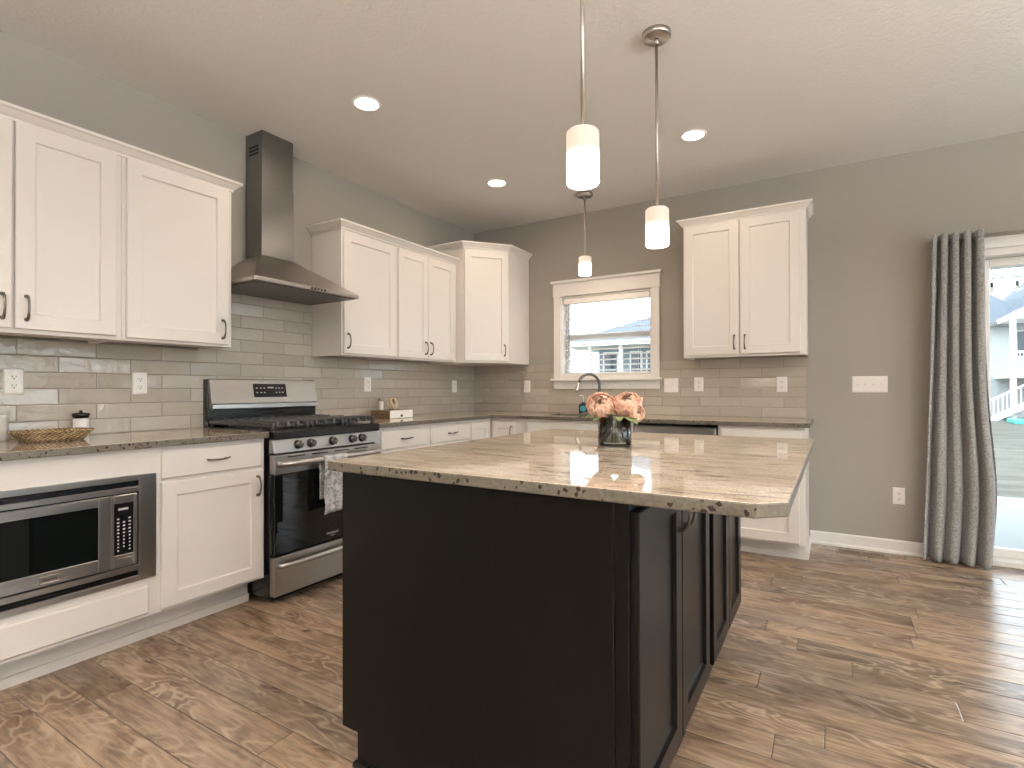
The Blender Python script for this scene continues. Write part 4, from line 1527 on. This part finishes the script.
# ------------------------------------------------------------------ curtain and rod
rd = thing('curtain_rod', 'brushed nickel curtain rod above the sliding glass door', 'curtain rod', (0, -0.095, 2.096))
MB().cyl((3.745, 0, 0), (6.05, 0, 0), 0.0095, seg=14).build('rod', M['nickel'], rd)
for x, s_ in ((3.745, -1), (6.05, 1)):
    MB().lathe([(0, 0), (0.013, 0), (0.013, 0.006), (0.010, 0.010), (0.016, 0.020), (0.016, 0.026), (0.008, 0.034), (0, 0.035)], seg=18).build('finial', M['nickel'], rd, (x, 0, 0), (0, s_ * PI / 2, 0))
for x in (3.752, 6.03):
    MB().cyl((x, 0.094, 0), (x, 0.0, 0), 0.006, seg=10).cyl((x, 0.0945, 0), (x, 0.088, 0), 0.022, seg=16).build('bracket', M['nickel'], rd)

cu = thing('curtain', 'heather grey grommet curtain gathered at the left of the sliding glass door', 'curtain', (3.85, -0.095, 0))
t = bmesh.new()
NU, NV = 180, 44
ZTOP = 2.132
folds = 4.5
EXPO = 0.75
gr = []
for i in range(NU + 1):
    u = i / NU
    col = []
    for j in range(NV + 1):
        v = j / NV
        z = 0.012 + (ZTOP - 0.012) * v
        bulge = math.exp(-((v - 0.22) / 0.22) ** 2)
        x0 = -0.112 - 0.068 * (1 - v) ** 1.2
        x1 = 0.150 + 0.012 * (1 - v) + 0.045 * bulge * 0.9
        uu = u + 0.010 * math.sin(5 * v + u * 6)
        ph = 2 * PI * folds * uu
        amp = (0.036 + 0.006 * (1 - v)) * (1 + 0.12 * math.sin(9 * u + 1))
        x = x0 + (x1 - x0) * u + 0.006 * math.sin(2 * ph) * (0.5 + 0.5 * v)
        y = amp * (1.0 - 2.0 * abs(math.cos(ph * 0.5)) ** EXPO) + 0.005 * math.sin(7 * v + 11 * u)
        if j == 0:
            z += 0.004 * math.sin(ph * 0.5)
        col.append(t.verts.new((x, y, z)))
    gr.append(col)
for i in range(NU):
    for j in range(NV):
        t.faces.new((gr[i][j], gr[i + 1][j], gr[i + 1][j + 1], gr[i][j + 1])).smooth = True
m_ = MB()
m_.add(t)
cl = m_.build('cloth', M['linen'], cu)
sd = cl.modifiers.new('thick', 'SOLIDIFY')
sd.thickness = 0.003
sd.offset = 0
for k in range(9):
    u = (k + 0.5) / 9
    x = -0.108 + 0.250 * u
    MB().lathe([(0.019, -0.003), (0.026, -0.003), (0.026, 0.003), (0.019, 0.003), (0.019, -0.003)], seg=20).build('grommet', M['nickel'], cu, (x, 0, 2.096), (0, PI / 2, 0))


# ------------------------------------------------------------------ lamps
def recessed(label, x, y):
    th = thing('recessed_light', label, 'ceiling light', (x, y, H), 0, 'recessed ceiling lights')
    MB().lathe([(0.066, -0.004), (0.078, -0.004), (0.084, -0.001), (0.084, 0.0), (0.066, 0.0), (0.066, -0.004)], seg=36).build('trim_ring', M['plastic'], th)
    MB().lathe([(0, -0.0035), (0.064, -0.0035), (0.0655, -0.001), (0, -0.001)], seg=36).build('lens', M['lens'], th)
    la = bpy.data.lights.new('lamp_glow', 'AREA')
    la.shape = 'DISK'
    la.size = 0.12
    la.energy = CAN_POWER
    la.color = WARM
    lo = bpy.data.objects.new('lamp_glow', la)
    COL.objects.link(lo)
    lo.parent = th
    lo.location = (0, 0, -0.006)
    return th


recessed('lit recessed ceiling light nearest the range hood', 0.94, -2.37)
recessed('lit recessed ceiling light near the corner, smallest of those in view', 0.94, -1.02)
recessed('lit recessed ceiling light in front of the tall cabinet right of the window', 2.425, -1.03)
recessed('added unseen recessed light for fill, mid-room behind the island', 2.45, -5.0)  # from here on out of view, added to light the whole room
recessed('added unseen recessed light for fill, by the sliding door', 5.0, -2.0)
recessed('added unseen recessed light for fill, opposite the island', 5.0, -4.6)
recessed('added unseen recessed light for fill, at the far living end', 2.6, -6.8)


def pendant(label, x, y, ztop, h, r, group):
    th = thing('pendant_light', label, 'pendant light', (x, y, H), 0, group)
    MB().lathe([(0, 0), (0.064, 0), (0.064, -0.018), (0.058, -0.024), (0, -0.024)], seg=36).build('canopy', M['nickel'], th)
    MB().cyl((0, 0, -0.024), (0, 0, ztop - H + 0.002), 0.0065, seg=12).cyl((0, 0, -0.05), (0, 0, -0.024), 0.010, seg=12).build('rod', M['nickel'], th)
    zb_ = ztop - H - h
    s_ = MB().lathe([(0, h), (r - 0.006, h), (r, h - 0.006), (r, 0.004), (r - 0.003, 0.0), (r - 0.006, 0.004), (r - 0.006, h - 0.010), (0, h - 0.010)], seg=36)
    s_.build('shade', M['shade'], th, (0, 0, zb_))
    MB().cyl((0, 0, h - 0.011), (0, 0, h - 0.055), 0.017, seg=16).build('socket', M['nickel'], th, (0, 0, zb_))
    la = bpy.data.lights.new('lamp_glow', 'POINT')
    la.energy = PENDANT_POWER
    la.color = WARM
    la.shadow_soft_size = 0.03
    lo = bpy.data.objects.new('lamp_glow', la)
    COL.objects.link(lo)
    lo.parent = th
    lo.location = (0, 0, zb_ + 0.02)
    return th


pendant('largest and nearest lit glass cylinder pendant hanging over the island front', 2.505, -2.955, 1.946, 0.168, 0.0515, 'pendants over the island')
pendant('lit glass cylinder pendant over the far end of the island, its round ceiling canopy visible', 2.500, -2.110, 1.946, 0.168, 0.0515, 'pendants over the island')
pendant('lit pendant with white glass cylinder hanging above the sink window', 1.435, -0.450, 2.219, 0.150, 0.0515, None)


def fill_uplight(label, x, y, drop, power):  # invented fixture, out of view: throws fill light up at the ceiling
    th = thing('fill_lamp', label, 'ceiling light', (x, y, H), 0, None)
    MB().lathe([(0, 0), (0.07, 0), (0.07, -0.02), (0.06, -0.026), (0, -0.026)], seg=30).build('canopy', M['nickel'], th)
    MB().cyl((0, 0, -0.026), (0, 0, -drop - 0.04), 0.008, seg=12).build('rod', M['nickel'], th)
    bw = MB().lathe([(0, -0.075), (0.07, -0.068), (0.14, -0.045), (0.19, -0.012), (0.21, 0.025), (0.205, 0.025), (0.185, -0.008), (0.137, -0.039), (0.07, -0.061), (0, -0.068)], seg=40)
    bw.build('bowl', M['plastic'], th, (0, 0, -drop))
    la = bpy.data.lights.new('lamp_glow', 'AREA')
    la.shape = 'DISK'
    la.size = 0.30
    la.energy = power
    la.color = NEUTRAL
    lo = bpy.data.objects.new('lamp_glow', la)
    COL.objects.link(lo)
    lo.parent = th
    lo.location = (0, 0, -drop + 0.004)
    lo.rotation_euler = (PI, 0, 0)


fill_uplight('added unseen fill uplight in a white bowl, right of the island', 5.5, -3.4, 0.85, 0.85 * FILL_POWER)
fill_uplight('added unseen fill uplight in a white bowl, behind the island end', 2.8, -6.0, 0.85, 1.15 * FILL_POWER)
fill_uplight('added unseen fill uplight in a white bowl, over the far living floor', 5.3, -6.3, 0.85, 0.8 * FILL_POWER)


# ------------------------------------------------------------------ outdoors
struct('ground_patio_slab', MB().box(2.4, 9.0, 0.152, 3.70, -0.30, -0.12, 0.01), M['concrete'])
t = bmesh.new()
for v in ((-60, 0.16, -0.22), (60, 0.16, -0.22), (60, 80, 0.1), (-60, 80, 0.1)):
    t.verts.new(v)
t.verts.ensure_lookup_table()
t.faces.new(t.verts[:])
m_ = MB()
m_.add(t)
struct('ground_lawn', m_, M['lawn'])
pr_ = MB().box(3.3, 7.2, 0.152, 3.10, 2.62, 2.72).box(3.3, 7.2, 2.85, 3.05, 2.40, 2.62)
struct('ceiling_porch', pr_, M['soffit'])
sg = thing('string_lights', 'string of clear bulbs hanging under the porch beam outside the door', 'string lights', (4.70, 2.80, 2.275))
m_ = MB()
pts = []
for i in range(41):
    x = -1.0 + i * 0.05
    pts.append((x, 0, -0.012 * abs(math.sin(x * 5.2)) - 0.0))
m_.tube(pts, 0.007, 6)
m_.build('cord', M['dark'], sg)
for k in range(10):
    x = -0.90 + k * 0.1975
    b_ = MB().lathe([(0, 0), (0.014, -0.002), (0.014, -0.045), (0.020, -0.05), (0, -0.05)], (x, 0, -0.045), 12)
    b_.cyl((x, 0, 0), (x, 0, -0.046), 0.003, seg=6)
    so_ = b_.build('bulb_socket', M['dark'], sg)
    MB().lathe([(0, -0.05), (0.012, -0.052), (0.030, -0.075), (0.033, -0.092), (0.024, -0.110), (0, -0.118)], (x, 0, -0.045), 16).build('bulb', M['plastic'], so_)
m_ = MB()
for x in (-0.9, -0.5, -0.1, 0.3, 0.7):
    m_.cyl((x, 0.05, 0.125), (x, 0.0, 0.0), 0.003, seg=6)
m_.build('hangers', M['dark'], sg)


def hip_roof(m_, x0, x1, y0, y1, z0, z1):
    t_ = bmesh.new()
    d_ = min((y1 - y0), (x1 - x0)) / 2
    ym = (y0 + y1) / 2
    pv_ = [(x0, y0, z0), (x1, y0, z0), (x1, y1, z0), (x0, y1, z0), (x0 + d_, ym, z1), (x1 - d_, ym, z1)]
    v_ = [t_.verts.new(p) for p in pv_]
    for f__ in ((0, 1, 5, 4), (1, 2, 5), (2, 3, 4, 5), (3, 0, 4), (3, 2, 1, 0)):
        t_.faces.new([v_[i] for i in f__])
    m_.add(t_)


def siding_box(m_, x0, x1, y0, y1, z0, z1, lap=0.18):
    m_.box(x0, x1, y0, y1, z0, z1)
    z = z0 + lap
    while z < z1 - 0.02:
        m_.box(x0 - 0.01, x1 + 0.01, y0 - 0.018, y0 - 0.001, z, z + lap * 0.92)
        z += lap


# house seen through the sink window
na = thing('neighbour_house', 'blue-grey house with a low grey roof seen through the sink window', 'house', (0, 0, 0))
m_ = MB()
siding_box(m_, -4.7, 4.5, 15.2, 22.5, -0.2, 2.72)
m_.build('wall', M['blueside'], na)
m_ = MB()
hip_roof(m_, -5.6, 5.2, 13.6, 23.3, 2.86, 4.9)
m_.build('roof', M['roof'], na)
MB().box(-5.6, 5.2, 13.55, 23.3, 2.70, 2.86).build('fascia', M['trim'], na)
for x in (-4.55, -3.35, -2.0, -0.6):
    MB().box(x - 0.06, x + 0.06, 13.85, 13.97, -0.2, 2.70).build('porch_post', M['trim'], na)
for x, w, z0, z1 in ((-4.2, 0.5, 1.3, 2.5), (-3.2, 0.36, 0.2, 2.5), (-2.5, 0.5, 1.3, 2.5), (-1.2, 0.8, 1.3, 2.5), (1.0, 0.8, 1.3, 2.5)):
    w1 = MB().box(x - w / 2 - 0.06, x + w / 2 + 0.06, 15.12, 15.18, z0 - 0.06, z1 + 0.06).build('window', M['trim'], na)
    MB().box(x - w / 2, x + w / 2, 15.09, 15.119, z0, z1).build('glass', M['extwin'], w1)

# house seen through the sliding door
nb = thing('neighbour_house', 'white house with grey roof and raised porch seen through the sliding door', 'house', (0, 0, 0))
m_ = MB()
siding_box(m_, 5.5, 17.0, 25.6, 34.0, -0.4, 3.80)
m_.build('wall', M['siding'], nb)
m_ = MB()
hip_roof(m_, 9.10, 17.6, 25.0, 35.0, 3.86, 8.6)
hip_roof(m_, 4.9, 10.6, 25.0, 33.0, 3.84, 6.9)
m_.build('roof', M['roof'], nb)
MB().box(4.9, 17.6, 24.98, 25.10, 3.72, 3.86).build('fascia', M['darkchrome'], nb)
t = bmesh.new()
gp = [(9.05, 3.98), (13.2, 6.35), (17.3, 3.98)]
a_ = [t.verts.new((x, 22.9, z)) for x, z in gp] + [t.verts.new((x, 25.2, z)) for x, z in gp]
t.faces.new(a_[:3])
t.faces.new((a_[5], a_[4], a_[3]))
t.faces.new((a_[0], a_[3], a_[4], a_[1]))
t.faces.new((a_[1], a_[4], a_[5], a_[2]))
t.faces.new((a_[2], a_[5], a_[3], a_[0]))
m_ = MB()
m_.add(t)
m_.box(9.05, 17.3, 22.9, 25.2, 3.80, 3.97)
m_.build('porch_gable', M['trim'], nb)
for x in (9.12, 12.0, 15.0):
    MB().box(x - 0.08, x + 0.08, 23.0, 23.16, -0.3, 3.8).build('porch_post', M['trim'], nb)
MB().box(9.04, 16.5, 22.9, 25.6, 1.52, 1.70).build('porch_deck', M['trim'], nb)
m_ = MB().box(9.05, 16.5, 23.04, 23.10, 2.48, 2.56).box(9.05, 16.5, 23.04, 23.10, 1.76, 1.83)
x = 9.3
while x < 16.4:
    m_.box(x, x + 0.035, 23.05, 23.09, 1.83, 2.48)
    x += 0.12
m_.build('railing', M['trim'], nb)
w1 = MB().box(9.72, 10.28, 25.50, 25.58, 2.40, 3.55).build('window', M['trim'], nb)
MB().box(9.78, 10.22, 25.46, 25.499, 2.46, 3.49).build('glass', M['extwin'], w1)
w1 = MB().box(10.45, 11.5, 25.50, 25.58, 1.72, 3.55).build('porch_door', M['trim'], nb)
MB().box(10.55, 11.4, 25.46, 25.499, 1.80, 3.45).build('glass', M['extwin'], w1)
# stair with white balusters
m_ = MB()


def sbox(x0, x1, z0a, z0b, th_):
    t_ = bmesh.new()
    q_ = [(x0, z0a), (x1, z0b), (x1, z0b + th_), (x0, z0a + th_)]
    a__ = [t_.verts.new((x, 22.60, z)) for x, z in q_]
    b__ = [t_.verts.new((x, 22.66, z)) for x, z in q_]
    t_.faces.new(a__)
    t_.faces.new(list(reversed(b__)))
    for i in range(4):
        t_.faces.new((a__[i], a__[(i + 1) % 4], b__[(i + 1) % 4], b__[i]))
    bmesh.ops.recalc_face_normals(t_, faces=t_.faces)
    m_.add(t_)


sbox(8.0, 10.2, 0.40, 1.72, 0.08)
sbox(8.0, 10.2, -0.46, 0.86, 0.26)
x = 8.05
while x < 10.2:
    zb_ = -0.46 + (x - 8.0) * 0.6
    m_.box(x, x + 0.035, 22.61, 22.65, zb_ + 0.2, zb_ + 0.90)
    x += 0.13
m_.build('stair_railing', M['trim'], nb)
m_ = MB()
for k in range(9):
    m_.box(8.05 + k * 0.24, 8.30 + k * 0.24, 22.68, 23.6, -0.45 + k * 0.147, -0.40 + k * 0.147)
m_.build('stair_treads', M['concrete'], nb)
sl2 = MB().prism([(8.6, 20.6), (10.6, 20.6), (10.6, 21.6), (8.6, 21.6)], -0.16, 0.02, 0.04)
tag(sl2.build('plastic_sandbox', M['teal']), 'turquoise plastic box lying on the lawn outside the sliding door', 'sandbox')

# bare shrub left of the sink-window house
rnd = random.Random(3)
sh = thing('bare_shrub', 'bare brown shrub in front of the house seen through the sink window', 'shrub', (-3.1, 8.6, -0.2))
m_ = MB()
for k in range(60):
    a = rnd.uniform(0, 2 * PI)
    l_ = rnd.uniform(1.1, 1.95)
    sp = rnd.uniform(0.1, 0.55)
    p1 = Vector((math.cos(a) * sp * 0.5, math.sin(a) * sp * 0.5, l_ * 0.5))
    p2 = Vector((math.cos(a) * sp * 1.4 + rnd.uniform(-.15, .15), math.sin(a) * sp * 1.4, l_))
    m_.tube([(0, 0, 0), p1, p2], [0.016, 0.010, 0.004], 5)
m_.build('branches', M['twig'], sh)
